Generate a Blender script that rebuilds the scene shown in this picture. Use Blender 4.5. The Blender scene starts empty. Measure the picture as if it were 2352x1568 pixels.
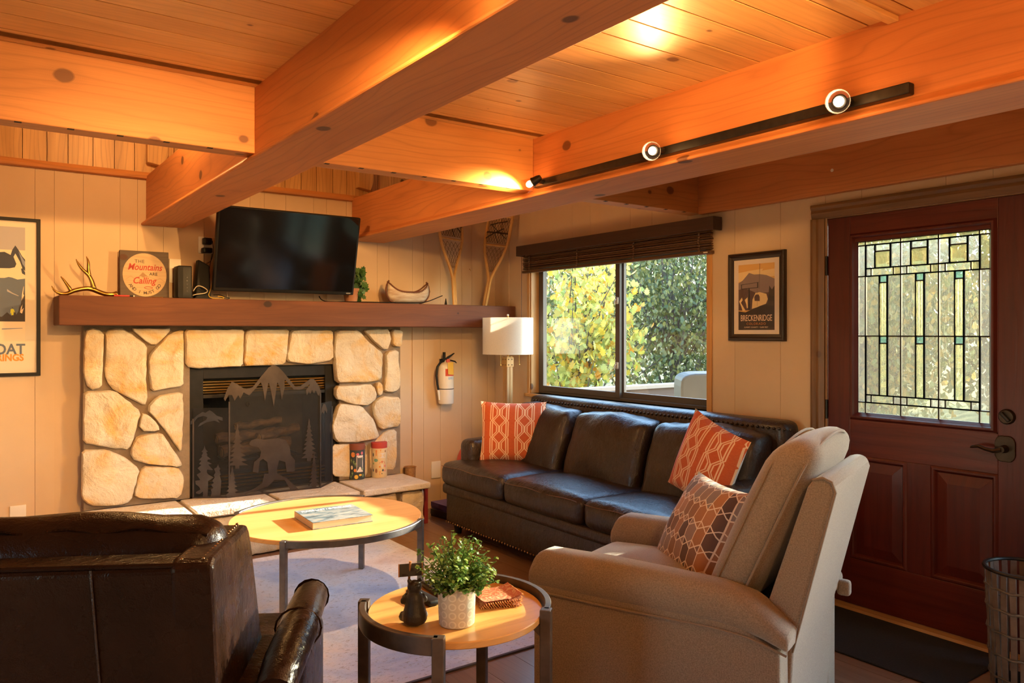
import bpy, bmesh, math, random
from mathutils import Vector, Matrix, noise

rnd = random.Random(11)
S = bpy.context.scene
COL = S.collection
PI = math.pi

# ------------------------------------------------------------------ camera
# Room axes: back wall at Y=0, right wall at X=0, floor at Z=0 (metres).
F_PX, YAW, HOR = 1767.0, 0.623, 764.8
CAM = Vector((-3.714, -5.417, 1.41))
sY, cY = math.sin(YAW), math.cos(YAW)
cam_d = bpy.data.cameras.new('camera')
cam = bpy.data.objects.new('camera', cam_d)
COL.objects.link(cam)
cam.location = CAM
cam.rotation_euler = (PI / 2, 0, -YAW)
cam_d.sensor_width = 36.0
cam_d.lens = F_PX / 2352 * 36.0
cam_d.shift_y = -(784 - HOR) / 2352
cam_d.clip_start = 0.05
S.camera = cam

# ------------------------------------------------------------------ world, sun, exposure
S.view_settings.view_transform = 'Standard'
S.view_settings.look = 'None'
S.view_settings.gamma = 1.0
S.view_settings.use_curve_mapping = False
S.view_settings.exposure = 0.78
SUN_DIR = Vector((-1.0, 0.085, -0.30)).normalized()
world = bpy.data.worlds.new('sky_world')
S.world = world
world.use_nodes = True
wn = world.node_tree.nodes
sky = wn.new('ShaderNodeTexSky')
sky.sky_type = 'NISHITA'
sky.sun_disc = False
sky.sun_elevation = math.asin(-SUN_DIR.z)
sky.sun_rotation = math.atan2(-SUN_DIR.x, -SUN_DIR.y)
sky.air_density = 1.3
sky.dust_density = .4
sky.ozone_density = 3.0
bg = wn['Background']
bg.inputs['Strength'].default_value = 1.5
world.node_tree.links.new(sky.outputs[0], bg.inputs[0])
sun_d = bpy.data.lights.new('sun', 'SUN')
sun_d.energy = 20.0
sun_d.angle = 0.012
sun_d.color = (1.0, 0.93, 0.83)
sun = bpy.data.objects.new('sun', sun_d)
COL.objects.link(sun)
sun.rotation_euler = SUN_DIR.to_track_quat('-Z', 'Y').to_euler()
sun.location = (8, -2, 5)

# ------------------------------------------------------------------ pixel -> place helpers
def ray(px, py):
    r = (px - 1176) / F_PX
    return Vector((r * cY + sY, -r * sY + cY, (HOR - py) / F_PX))
def onY(px, py, Y=0.0):
    d = ray(px, py)
    return CAM + d * ((Y - CAM.y) / d.y)
def onX(px, py, X=0.0):
    d = ray(px, py)
    return CAM + d * ((X - CAM.x) / d.x)
def onZ(px, py, Z=0.0):
    d = ray(px, py)
    return CAM + d * ((Z - CAM.z) / d.z)
def onV(px, py, p0, p1):
    """point on the upright plane through the floor points p0, p1"""
    n = Vector((-(p1[1] - p0[1]), p1[0] - p0[0], 0))
    d = ray(px, py)
    return CAM + d * ((Vector((p0[0], p0[1], 0)) - CAM).dot(n) / d.dot(n))

# ------------------------------------------------------------------ mesh helpers
class MB:
    def __init__(s):
        s.v = []; s.f = []; s.m = []
    def add(s, vs, fs, mi=0):
        k = len(s.v)
        s.v += [tuple(p) for p in vs]
        for f in fs:
            s.f.append(tuple(i + k for i in f)); s.m.append(mi)
        return s
    def box(s, x0, x1, y0, y1, z0, z1, mi=0):
        if x0 > x1: x0, x1 = x1, x0
        if y0 > y1: y0, y1 = y1, y0
        if z0 > z1: z0, z1 = z1, z0
        vs = [(x, y, z) for x in (x0, x1) for y in (y0, y1) for z in (z0, z1)]
        return s.add(vs, [(0,1,3,2), (4,6,7,5), (0,4,5,1), (2,3,7,6), (0,2,6,4), (1,5,7,3)], mi)
    def prism(s, pts, vec, mi=0):
        """polygon of 3D points extruded by vec"""
        n = len(pts); v = Vector(vec)
        vs = [Vector(p) for p in pts] + [Vector(p) + v for p in pts]
        fs = [tuple(range(n))[::-1], tuple(range(n, 2 * n))] + [(i, (i + 1) % n, n + (i + 1) % n, n + i) for i in range(n)]
        return s.add(vs, fs, mi)
    def tube(s, path, rad, n=8, cap=True, mi=0, flat=1.0):
        P = [Vector(p) for p in path]
        R = rad if isinstance(rad, (list, tuple)) else [rad] * len(P)
        vs = []; prev = None
        for i, p in enumerate(P):
            t = (P[min(i + 1, len(P) - 1)] - P[max(i - 1, 0)]).normalized()
            if prev is None:
                u = t.orthogonal().normalized()
            else:
                u = (prev - t * prev.dot(t))
                u = u.normalized() if u.length > 1e-6 else t.orthogonal().normalized()
            prev = u; w = t.cross(u)
            for k in range(n):
                a = 2 * PI * k / n
                vs.append(p + (u * math.cos(a) + w * math.sin(a) * flat) * R[i])
        fs = []
        for i in range(len(P) - 1):
            for k in range(n):
                a, b = i * n + k, i * n + (k + 1) % n
                fs.append((a, b, b + n, a + n))
        if cap:
            fs.append(tuple(range(n))[::-1]); fs.append(tuple(range((len(P) - 1) * n, len(P) * n)))
        return s.add(vs, fs, mi)
    def lathe(s, prof, n=24, c=(0, 0, 0), mi=0, caps=True):
        vs = []
        for r, z in prof:
            for k in range(n):
                a = 2 * PI * k / n
                vs.append((c[0] + r * math.cos(a), c[1] + r * math.sin(a), c[2] + z))
        fs = []
        for i in range(len(prof) - 1):
            for k in range(n):
                a, b = i * n + k, i * n + (k + 1) % n
                fs.append((a, b, b + n, a + n))
        if caps:
            if prof[0][0] > 1e-5: fs.append(tuple(range(n))[::-1])
            if prof[-1][0] > 1e-5: fs.append(tuple(range((len(prof) - 1) * n, len(prof) * n)))
        return s.add(vs, fs, mi)
    def arc_bar(s, c, r0, r1, z0, z1, a0, a1, n=24, mi=0):
        vs = []
        for i in range(n + 1):
            a = a0 + (a1 - a0) * i / n
            for r, z in ((r0, z0), (r1, z0), (r1, z1), (r0, z1)):
                vs.append((c[0] + r * math.cos(a), c[1] + r * math.sin(a), z))
        fs = []
        for i in range(n):
            for k in range(4):
                a, b = i * 4 + k, i * 4 + (k + 1) % 4
                fs.append((a, b, b + 4, a + 4))
        fs += [(3, 2, 1, 0), tuple(n * 4 + k for k in range(4))]
        return s.add(vs, fs, mi)
    def rbox(s, c, size, r, n=6, puff=(0, 0, 0), warp=None, mi=0, wrinkle=0, seed=0):
        """rounded, optionally puffed and wrinkled block (cushions, arms)"""
        h = [d / 2 for d in size]
        r = min(r, *h) * 0.999
        def coords(hh, m):
            k = 3
            edge = [-hh + r * (1 - math.cos(PI / 2 * i / k)) for i in range(k)]
            mid = [-(hh - r) + 2 * (hh - r) * i / m for i in range(m + 1)]
            return edge + mid + [-e for e in edge[::-1]]
        g = [coords(hh, max(1, int(n * hh / max(h)) + 1)) for hh in h]
        idx = {}; vs = []; fs = []
        def vid(p):
            key = tuple(round(q, 6) for q in p)
            if key not in idx:
                q = Vector([max(-(h[i] - r), min(h[i] - r, p[i])) for i in range(3)])
                d = Vector(p) - q
                o = q + (d.normalized() * r if d.length > 1e-9 else d)
                u = [o[i] / h[i] for i in range(3)]
                for i in range(3):
                    if puff[i]:
                        j, k2 = (i + 1) % 3, (i + 2) % 3
                        o[i] += puff[i] * u[i] * max(0, (1 - u[j] ** 2)) * max(0, (1 - u[k2] ** 2))
                if wrinkle:
                    w = noise.noise(Vector((o.x * 7 + seed, o.y * 7, o.z * 7))) + .6 * noise.noise(Vector((o.x * 19, o.y * 15 + seed, o.z * 17)))
                    o = o + d.normalized() * w * wrinkle if d.length > 1e-9 else o
                if warp: o = Vector(warp(o))
                idx[key] = len(vs); vs.append(o + Vector(c))
            return idx[key]
        for ax in range(3):
            j, k2 = (ax + 1) % 3, (ax + 2) % 3
            for sg in (-1, 1):
                A, B = g[j], g[k2]
                for a in range(len(A) - 1):
                    for b in range(len(B) - 1):
                        quad = []
                        for (x, y) in ((A[a], B[b]), (A[a + 1], B[b]), (A[a + 1], B[b + 1]), (A[a], B[b + 1])):
                            p = [0, 0, 0]; p[ax] = sg * h[ax]; p[j] = x; p[k2] = y
                            quad.append(vid(p))
                        fs.append(tuple(quad) if sg > 0 else tuple(quad[::-1]))
        return s.add(vs, fs, mi)
    def ball(s, c, r, sc=(1, 1, 1), n=10, m=7, mi=0):
        prof = [(r * math.sin(PI * i / m), -r * math.cos(PI * i / m)) for i in range(m + 1)]
        vs = []; fs = []
        for rr, z in prof:
            for k in range(n):
                a = 2 * PI * k / n
                vs.append((c[0] + rr * math.cos(a) * sc[0], c[1] + rr * math.sin(a) * sc[1], c[2] + z * sc[2]))
        for i in range(m):
            for k in range(n):
                a, b = i * n + k, i * n + (k + 1) % n
                fs.append((a, b, b + n, a + n))
        return s.add(vs, fs, mi)
    def mesh(s, name, mats, smooth=False):
        me = bpy.data.meshes.new(name)
        me.from_pydata(s.v, [], s.f)
        for m in (mats if isinstance(mats, (list, tuple)) else [mats]):
            me.materials.append(m)
        if any(s.m): me.polygons.foreach_set('material_index', s.m)
        me.validate()
        bm = bmesh.new(); bm.from_mesh(me)
        bmesh.ops.remove_doubles(bm, verts=bm.verts, dist=1e-6)
        bmesh.ops.recalc_face_normals(bm, faces=bm.faces)
        bm.to_mesh(me); bm.free()
        if smooth:
            me.polygons.foreach_set('use_smooth', [True] * len(me.polygons))
            if smooth != 2:
                try: me.set_sharp_from_angle(angle=math.radians(42))
                except Exception: pass
        return me
    def build(s, name, mats, parent=None, smooth=False, bevel=0, loc=None, rot=None, seg=2, kind=None):
        o = bpy.data.objects.new(name, s.mesh(name, mats, smooth))
        COL.objects.link(o)
        if parent is not None: o.parent = parent
        if loc is not None: o.location = loc
        if rot is not None: o.rotation_euler = rot
        if bevel:
            b = o.modifiers.new('bevel', 'BEVEL')
            b.width = bevel; b.segments = seg; b.limit_method = 'ANGLE'; b.angle_limit = math.radians(40)
        if kind: o['kind'] = kind
        return o

def tag(o, label, cat, group=None):
    o['label'] = label; o['category'] = cat
    if group: o['group'] = group
    return o
def empty(name, loc=(0, 0, 0), rz=0.0, rot=None):
    o = bpy.data.objects.new(name, None)
    COL.objects.link(o)
    o.location = loc
    o.rotation_euler = rot if rot else (0, 0, rz)
    o.empty_display_size = 0.1
    return o
def struct(o):
    o['kind'] = 'structure'; return o
def link_mesh(name, me, parent=None, loc=(0, 0, 0), rot=(0, 0, 0), scale=(1, 1, 1)):
    o = bpy.data.objects.new(name, me)
    COL.objects.link(o)
    o.parent = parent; o.location = loc; o.rotation_euler = rot; o.scale = scale
    return o
def text_mesh(txt, size, align='CENTER', shear=0.0, space=1.0, extrude=0.0004, xs=1.0, offset=0.0):
    """lettering as mesh data in the local XZ plane, facing -Y"""
    cu = bpy.data.curves.new('lettering', 'FONT')
    cu.body = txt; cu.size = size; cu.align_x = align; cu.shear = shear
    cu.space_character = space; cu.extrude = extrude; cu.resolution_u = 3; cu.offset = offset
    ob = bpy.data.objects.new('lettering', cu)
    COL.objects.link(ob)
    dg = bpy.context.evaluated_depsgraph_get()
    me = bpy.data.meshes.new_from_object(ob.evaluated_get(dg))
    bpy.data.objects.remove(ob); bpy.data.curves.remove(cu)
    me.transform(Matrix.Rotation(PI / 2, 4, 'X') @ Matrix.Diagonal((xs, 1, 1, 1)))
    return me
def text(txt, size, mat, parent, loc, rot=(0, 0, 0), name='lettering', **k):
    me = text_mesh(txt, size, **k)
    me.materials.clear(); me.materials.append(mat)
    return link_mesh(name, me, parent, loc, rot)

# ------------------------------------------------------------------ materials
class NT:
    def __init__(s, name):
        s.m = bpy.data.materials.new(name); s.m.use_nodes = True
        s.t = s.m.node_tree; s.n = s.t.nodes; s.b = s.n['Principled BSDF']
        s.out = s.n['Material Output']
    def new(s, typ, **k):
        nd = s.n.new('ShaderNode' + typ)
        for a, b in k.items(): setattr(nd, a, b)
        return nd
    def ln(s, a, b): s.t.links.new(a, b)
    def put(s, sock, val):
        if hasattr(val, 'links') or isinstance(val, bpy.types.NodeSocket): s.ln(val, sock)
        else: sock.default_value = val
    def math(s, op, a, b=None, c=None, clamp=False):
        nd = s.new('Math', operation=op); nd.use_clamp = clamp
        s.put(nd.inputs[0], a)
        if b is not None: s.put(nd.inputs[1], b)
        if c is not None: s.put(nd.inputs[2], c)
        return nd.outputs[0]
    def mix(s, f, a, b, mode='MIX'):
        nd = s.new('Mix', data_type='RGBA', blend_type=mode)
        s.put(nd.inputs['Factor'], f)
        for sk, v in ((nd.inputs[6], a), (nd.inputs[7], b)):
            s.put(sk, (*v, 1) if isinstance(v, tuple) and len(v) == 3 else v)
        return nd.outputs[2]
    def coord(s, rand=0.0, scale=(1, 1, 1), which='Object'):
        tc = s.new('TexCoord')
        mp = s.new('Mapping')
        mp.inputs['Scale'].default_value = scale
        s.ln(tc.outputs[which], mp.inputs['Vector'])
        if rand:
            oi = s.new('ObjectInfo')
            cx = s.new('CombineXYZ')
            for i, kk in enumerate((1.0, 2.37, 3.71)):
                s.ln(s.math('MULTIPLY', oi.outputs['Random'], rand * kk), cx.inputs[i])
            s.ln(cx.outputs[0], mp.inputs['Location'])
        return mp.outputs[0]
    def noise(s, vec, scale=5, detail=3, rough=.55, dist=0.0):
        nd = s.new('TexNoise')
        nd.inputs['Scale'].default_value = scale; nd.inputs['Detail'].default_value = detail
        nd.inputs['Roughness'].default_value = rough; nd.inputs['Distortion'].default_value = dist
        s.ln(vec, nd.inputs['Vector'])
        return nd.outputs[0]
    def ramp(s, fac, stops):
        nd = s.new('ValToRGB'); e = nd.color_ramp.elements
        while len(e) < len(stops): e.new(0.5)
        for i, (p, c) in enumerate(stops):
            e[i].position = p; e[i].color = (*c, 1) if len(c) == 3 else c
        s.ln(fac, nd.inputs[0])
        return nd.outputs[0]
    def sep(s, vec):
        nd = s.new('SeparateXYZ'); s.ln(vec, nd.inputs[0]); return nd.outputs
    def bump(s, h, strength=.3, dist=.01):
        nd = s.new('Bump'); nd.inputs['Strength'].default_value = strength; nd.inputs['Distance'].default_value = dist
        s.ln(h, nd.inputs['Height']); s.ln(nd.outputs[0], s.b.inputs['Normal'])
    def base(s, c): s.put(s.b.inputs['Base Color'], (*c, 1) if isinstance(c, tuple) else c)
    def set(s, **k):
        for a, v in k.items(): s.b.inputs[a.replace('_', ' ')].default_value = v
        return s

def pm(name, c1, c2=None, scale=4, rough=.5, metal=0, bump=0, bscale=60, bdist=.004, coat=0, sheen=0, stretch=(1, 1, 1), detail=3, rand=0, spec=None):
    t = NT(name)
    t.set(Roughness=rough, Metallic=metal)
    if coat: t.set(Coat_Weight=coat, Coat_Roughness=.15)
    if sheen: t.set(Sheen_Weight=sheen, Sheen_Roughness=.4)
    if spec is not None: t.b.inputs['Specular IOR Level'].default_value = spec
    vec = t.coord(rand, stretch)
    if c2 is None: t.base(c1)
    else: t.base(t.ramp(t.noise(vec, scale, detail), [(.32, c1), (.68, c2)]))
    if bump: t.bump(t.noise(vec, bscale, 3), bump, bdist)
    return t.m

def wood(name, c1, c2, axis='X', knots=.5, rough=.42, cross=9.0, along=.55, knot_c=(.09, .03, .01), rand=40, bump=.06, rings=.5, freq=26.0):
    """grain in two flat coordinates: u along the board, v across it (works on every face of an axis-aligned board)"""
    t = NT(name); t.set(Roughness=rough)
    sp = t.sep(t.coord(rand))
    ax = 'XYZ'.index(axis); o = [k for k in range(3) if k != ax]
    u = sp[ax]; v = t.math('ADD', sp[o[0]], sp[o[1]])
    def vec(su, sv):
        cb = t.new('CombineXYZ'); t.ln(t.math('MULTIPLY', u, su), cb.inputs[0]); t.ln(t.math('MULTIPLY', v, sv), cb.inputs[1]); return cb.outputs[0]
    col_n = t.noise(vec(along * 1.6, cross), 1.0, 4, .6, .3)
    warp = t.noise(vec(.9, 5.0), 1.0, 2, .5)
    rg = t.math('FRACT', t.math('MULTIPLY_ADD', v, freq, t.math('MULTIPLY', warp, 7.0)))
    line = t.math('POWER', t.math('ABSOLUTE', t.math('MULTIPLY_ADD', rg, 2.0, -1.0)), 5.0)
    streak = t.noise(vec(3.0, 190.0), 1.0, 2, .6)
    col = t.ramp(col_n, [(.3, c1), (.7, c2)])
    dk = tuple(q * .62 for q in c1)
    col = t.mix(t.math('MULTIPLY', line, .55 * rings), col, dk)
    col = t.mix(t.math('MULTIPLY', t.math('MULTIPLY_ADD', streak, 3.0, -1.3, clamp=True), .22), col, dk)
    if knots:
        kv = vec(2.6, 3.4)
        vo = t.new('TexVoronoi', voronoi_dimensions='2D'); vo.inputs['Scale'].default_value = 1.0; t.ln(kv, vo.inputs['Vector'])
        s3 = t.sep(vo.outputs['Color'])
        rad = t.math('MULTIPLY', t.math('SUBTRACT', s3[0], 1 - knots, clamp=True), .075 / max(knots, .01))
        rad = t.math('ADD', rad, t.math('MULTIPLY', t.math('GREATER_THAN', s3[0], 1 - knots), .035))
        dd = t.math('ADD', vo.outputs['Distance'], t.math('MULTIPLY', t.noise(kv, 9, 2), .022))
        km = t.math('DIVIDE', t.math('SUBTRACT', rad, dd), .022, clamp=True)
        halo = t.math('DIVIDE', t.math('SUBTRACT', t.math('MULTIPLY', rad, 2.2), dd), .16, clamp=True)
        rgk = t.math('FRACT', t.math('MULTIPLY', dd, 60.0))
        col = t.mix(t.math('MULTIPLY', halo, t.math('MULTIPLY_ADD', rgk, .25, .15)), col, dk)
        col = t.mix(t.math('MULTIPLY', km, .85), col, knot_c)
    t.base(col)
    if bump: t.bump(t.math('ADD', t.math('MULTIPLY', line, -.6), streak), bump, .003)
    return t.m

def glass_mat(name, refl=1.0, tint=(.96, .98, .97)):
    t = NT(name); t.n.remove(t.b)
    tr = t.new('BsdfTransparent'); tr.inputs[0].default_value = (*tint, 1)
    gl = t.new('BsdfGlossy'); gl.inputs['Roughness'].default_value = .01
    ge = t.new('NewGeometry'); dp = t.new('VectorMath', operation='DOT_PRODUCT')
    t.ln(ge.outputs['Incoming'], dp.inputs[0]); t.ln(ge.outputs['Normal'], dp.inputs[1])
    k1 = t.math('POWER', t.math('SUBTRACT', 1.0, t.math('ABSOLUTE', dp.outputs['Value']), clamp=True), 5.0)
    mx = t.new('MixShader')
    t.ln(t.math('MULTIPLY', t.math('MULTIPLY_ADD', k1, .96, .04), refl), mx.inputs[0])
    t.ln(tr.outputs[0], mx.inputs[1]); t.ln(gl.outputs[0], mx.inputs[2])
    t.ln(mx.outputs[0], t.out.inputs[0])
    return t.m

def art_glass(name, col, rough=.2, clear=.35, milk=.25, bscale=40, stretch=(1, 1, 1), gloss=.1):
    """leaded-light glass: part clear, part blurred, part milky"""
    t = NT(name); t.n.remove(t.b)
    vec = t.coord(30, stretch)
    nz = t.noise(vec, bscale, 3)
    bp = t.new('Bump'); bp.inputs['Strength'].default_value = .5; bp.inputs['Distance'].default_value = .004
    t.ln(nz, bp.inputs['Height'])
    tr = t.new('BsdfTransparent'); tr.inputs[0].default_value = (*col, 1)
    rf = t.new('BsdfRefraction'); rf.inputs['Color'].default_value = (*col, 1); rf.inputs['Roughness'].default_value = rough; rf.inputs['IOR'].default_value = 1.25
    tl = t.new('BsdfTranslucent'); tl.inputs['Color'].default_value = (*col, 1)
    gl = t.new('BsdfGlossy'); gl.inputs['Roughness'].default_value = .12
    for nd in (rf, tl, gl): t.ln(bp.outputs[0], nd.inputs['Normal'])
    m1 = t.new('MixShader'); m1.inputs[0].default_value = clear
    t.ln(rf.outputs[0], m1.inputs[1]); t.ln(tr.outputs[0], m1.inputs[2])
    m2 = t.new('MixShader'); m2.inputs[0].default_value = milk
    t.ln(m1.outputs[0], m2.inputs[1]); t.ln(tl.outputs[0], m2.inputs[2])
    m3 = t.new('MixShader'); m3.inputs[0].default_value = gloss
    t.ln(m2.outputs[0], m3.inputs[1]); t.ln(gl.outputs[0], m3.inputs[2])
    t.ln(m3.outputs[0], t.out.inputs[0])
    return t.m

def leaf_mat(name, c1, c2, c3, trans=.45, rough=.45):
    t = NT(name)
    g = t.new('NewGeometry')
    col = t.ramp(g.outputs['Random Per Island'], [(.15, c1), (.5, c2), (.85, c3)])
    t.base(col); t.set(Roughness=rough)
    tl = t.new('BsdfTranslucent'); t.ln(col, tl.inputs[0])
    mx = t.new('MixShader'); mx.inputs[0].default_value = trans
    t.ln(t.b.outputs[0], mx.inputs[1]); t.ln(tl.outputs[0], mx.inputs[2])
    t.ln(mx.outputs[0], t.out.inputs[0])
    return t.m

def emit(name, col, st):
    t = NT(name); t.base((0, 0, 0))
    t.b.inputs['Emission Color'].default_value = (*col, 1); t.b.inputs['Emission Strength'].default_value = st
    return t.m

M = {}
M['pine'] = wood('pine_ceiling', (.62, .31, .095), (.78, .44, .155), 'X', .45, .42, rings=.5, knot_c=(.17, .06, .02))
M['pine_v'] = wood('pine_upright', (.50, .26, .08), (.74, .43, .16), 'Z', .5, .45, rings=.9, freq=34, knot_c=(.05, .018, .008))
M['beamY'] = wood('fir_beam_long', (.50, .165, .042), (.63, .235, .066), 'Y', .3, .58, 6.0, rings=.8)
M['beamX'] = wood('fir_beam_cross', (.50, .19, .048), (.65, .27, .078), 'X', .8, .55, 6.0, rings=.7, knot_c=(.15, .05, .016))
M['mantel'] = wood('mantel_wood', (.095, .026, .007), (.165, .050, .014), 'X', .2, .72, 7.0, knot_c=(.02, .006, .003))
M['casing'] = wood('dark_casing', (.10, .042, .014), (.24, .115, .035), 'Z', .4, .4, 16)
M['casingY'] = wood('dark_casing_head', (.10, .042, .014), (.26, .125, .04), 'Y', .4, .4, 16)
M['jamb'] = wood('window_jamb', (.50, .25, .075), (.62, .33, .11), 'Z', .2, .42, 14)
M['floor'] = wood('laminate', (.20, .105, .06), (.30, .17, .10), 'Y', .1, .32, 9, knot_c=(.08, .035, .02))
M['paint'] = pm('beige_paint', (.60, .425, .262), (.64, .46, .29), 3, .62, bump=.08, bscale=220, bdist=.002)
M['white_plastic'] = pm('white_plastic', (.74, .68, .58), rough=.4)
M['black_plastic'] = pm('black_plastic', (.008, .008, .009), rough=.45, spec=.3)
M['black_matte'] = pm('black_matte', (.009, .0085, .0085), (.014, .013, .013), 20, .6, spec=.25)
M['black_metal'] = pm('black_metal', (.018, .016, .015), (.03, .026, .023), 30, .42, metal=.6)
M['bronze'] = pm('dark_bronze', (.045, .033, .024), (.07, .05, .034), 25, .38, metal=.85)
M['mortar'] = pm('mortar', (.19, .14, .095), (.27, .20, .135), 14, .9, bump=.5, bscale=120)
M['rust'] = pm('bronzed_steel', (.07, .056, .050), (.10, .08, .072), 9, .42, metal=1)
M['screen_mesh'] = None
M['brass'] = pm('brass', (.62, .40, .12), rough=.28, metal=1)
M['gold'] = pm('antique_gold', (.40, .25, .065), (.30, .17, .04), 18, .26, metal=1)
M['leather'] = None

def leather(name, c1, c2, rough=.34, spec=.5, coat=.25, bmp=.6):
    t = NT(name); vec = t.coord(10)
    t.b.inputs['Specular IOR Level'].default_value = spec
    t.base(t.ramp(t.noise(vec, 3.5, 4, .6), [(.3, c1), (.7, c2)]))
    rr = t.math('MULTIPLY_ADD', t.noise(vec, 9, 3), .22, rough - .1)
    t.ln(rr, t.b.inputs['Roughness'])
    vo = t.new('TexVoronoi'); vo.inputs['Scale'].default_value = 260; t.ln(vec, vo.inputs['Vector'])
    h = t.math('ADD', t.math('MULTIPLY', vo.outputs['Distance'], .12), t.noise(vec, 14, 3))
    h = t.math('ADD', h, t.math('MULTIPLY', t.noise(t.coord(10, (1, 1.6, .7)), 26, 3, .6, 1.5), .55))
    t.bump(h, bmp, .014); t.set(Coat_Weight=coat, Coat_Roughness=.22)
    return t.m
M['leather'] = leather('brown_leather', (.017, .0085, .0055), (.034, .017, .010), .32, .45, .2)
M['leather2'] = leather('worn_leather', (.009, .0035, .002), (.019, .0075, .004), .27, .16, .04, .28)

def stone_mat(name, c1, c2, ochre, amt):
    t = NT(name); vec = t.coord(25)
    n1 = t.noise(vec, 5, 5, .6, .8)
    col = t.ramp(n1, [(.3, c1), (.7, c2)])
    oc = t.math('MULTIPLY', t.math('MULTIPLY_ADD', t.noise(vec, 3.2, 4, .6, 1.2), 4.5, -2.1, clamp=True), amt)
    col = t.mix(oc, col, ochre)
    t.base(col); t.set(Roughness=.8)
    h = t.math('ADD', n1, t.math('MULTIPLY', t.noise(vec, 28, 5, .65), .35))
    t.bump(h, .9, .035)
    return t.m
M['stone'] = stone_mat('cream_stone', (.55, .45, .31), (.72, .61, .44), (.66, .37, .09), .95)
M['slab'] = stone_mat('hearth_stone', (.62, .53, .41), (.72, .64, .51), (.60, .42, .20), .3)

def fabric(name, c1, c2, scale=420):
    t = NT(name); vec = t.coord(0)
    wv = t.noise(vec, scale, 2, .7)
    t.base(t.ramp(wv, [(.3, c1), (.7, c2)])); t.set(Roughness=.92, Sheen_Weight=.35, Sheen_Roughness=.5)
    t.bump(wv, .35, .002)
    return t.m
M['linen'] = fabric('oatmeal_fabric', (.165, .115, .075), (.305, .225, .155), 240)
M['piping'] = fabric('oatmeal_piping', (.17, .122, .082), (.27, .20, .14))
M['shade'] = None
t = NT('linen_shade'); vec = t.coord(0, (1, 1, 4))
wv = t.noise(vec, 120, 2)
cs = t.ramp(wv, [(.3, (.78, .72, .62)), (.7, (.86, .80, .70))])
t.base(cs); t.set(Roughness=.9)
tl = t.new('BsdfTranslucent'); t.ln(cs, tl.inputs[0]); mx = t.new('MixShader'); mx.inputs[0].default_value = .4
t.ln(t.b.outputs[0], mx.inputs[1]); t.ln(tl.outputs[0], mx.inputs[2]); t.ln(mx.outputs[0], t.out.inputs[0])
M['shade'] = t.m

def wire_mesh():
    t = NT('fine_wire_mesh'); t.base((.010, .009, .008)); t.set(Roughness=.6)
    vec = t.coord(0)
    sp = t.sep(vec)
    w = .0045
    a = t.math('ABSOLUTE', t.math('SUBTRACT', t.math('FRACT', t.math('DIVIDE', t.math('ADD', sp[0], sp[2]), w)), .5))
    b = t.math('ABSOLUTE', t.math('SUBTRACT', t.math('FRACT', t.math('DIVIDE', t.math('SUBTRACT', sp[0], sp[2]), w)), .5))
    m = t.math('MAXIMUM', t.math('GREATER_THAN', a, .36), t.math('GREATER_THAN', b, .36))
    tr = t.new('BsdfTransparent'); mx = t.new('MixShader')
    t.ln(m, mx.inputs[0]); t.ln(tr.outputs[0], mx.inputs[1]); t.ln(t.b.outputs[0], mx.inputs[2]); t.ln(mx.outputs[0], t.out.inputs[0])
    return t.m
M['screen_mesh'] = wire_mesh()
M['red_paint'] = wood('red_door_paint', (.062, .0085, .006), (.098, .014, .009), 'Z', 0, .36, 30, .8, bump=.12)
M['red_paint_h'] = wood('red_door_rail_paint', (.068, .0095, .0065), (.13, .021, .012), 'Y', 0, .34, 30, .8, bump=.12)
M['alu'] = pm('bronze_aluminium', (.085, .068, .052), rough=.5, metal=.2)
M['glass'] = glass_mat('window_glass', 1.0)
M['picture_glass'] = glass_mat('picture_glass', .55, (1, 1, 1))

# ================================================================== THE SETTING
ZC = 2.41          # ceiling of the near half
YB = -2.26         # line of the cross beams; beyond it the room is open to the upper storey
ZTOP = 3.3
RX0, RY0 = -6.6, -8.2
# ---- floor
fl = struct(MB().box(RX0, .15, RY0, .6, -.08, -.003).build('floor', M['floor']))
pw, plen = .185, 1.22
plank_me = MB().box(0, pw - .002, 0, plen - .002, -.003, 0).mesh('floor_plank', M['floor'])
k = 0
x = -4.7
while x < -.02:
    y = -5.6 + (k * .47) % plen - plen
    while y < 0:
        y1 = min(y + plen, -.001)
        if y1 > -5.6 and y > -5.9:
            sc = ((min(pw, -x) / pw), (y1 - y) / plen, 1)
            link_mesh('floor_plank', plank_me, fl, (x, y, 0), scale=sc)
        y += plen
    x += pw; k += 1

# ---- walls: window and door openings
WY0, WY1, WZ0, WZ1 = -2.30, -.50, .93, 1.98
DY0, DY1, DZ = -4.035, -3.085, 2.015
w2 = (-5.9, -4.28, .06, 2.08)    # unseen glazed opening added to the right wall for its daylight
wr = MB()
T = .14
for (a, b, z0, z1) in ((WY1, .15, 0, ZTOP), (WY0, WY1, 0, WZ0), (WY0, WY1, WZ1, ZTOP), (DY1, WY0, 0, ZTOP), (DY0, DY1, DZ, ZTOP),
                       (w2[1], DY0, 0, ZTOP), (w2[0], w2[1], 0, w2[2]), (w2[0], w2[1], w2[3], ZTOP), (RY0, w2[0], 0, ZTOP)):
    wr.box(.008, T, a, b, z0, z1)
wall_right = struct(wr.build('wall_right', M['paint']))
FX0, FX1, FZ0, FZ1 = -2.40, -1.55, .36, 1.0
wb = MB()
for (a, b, z0, z1) in ((RX0, FX0, -.08, ZTOP), (FX1, .15, -.08, ZTOP), (FX0, FX1, -.08, FZ0), (FX0, FX1, FZ1, ZTOP)):
    wb.box(a, b, .008, .15, z0, z1)
wall_back = struct(wb.build('wall_back', M['paint']))
w3 = (-4.3, -3.2, .85, 2.0)     # window in the left wall, outside the picture
wl = MB()
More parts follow.
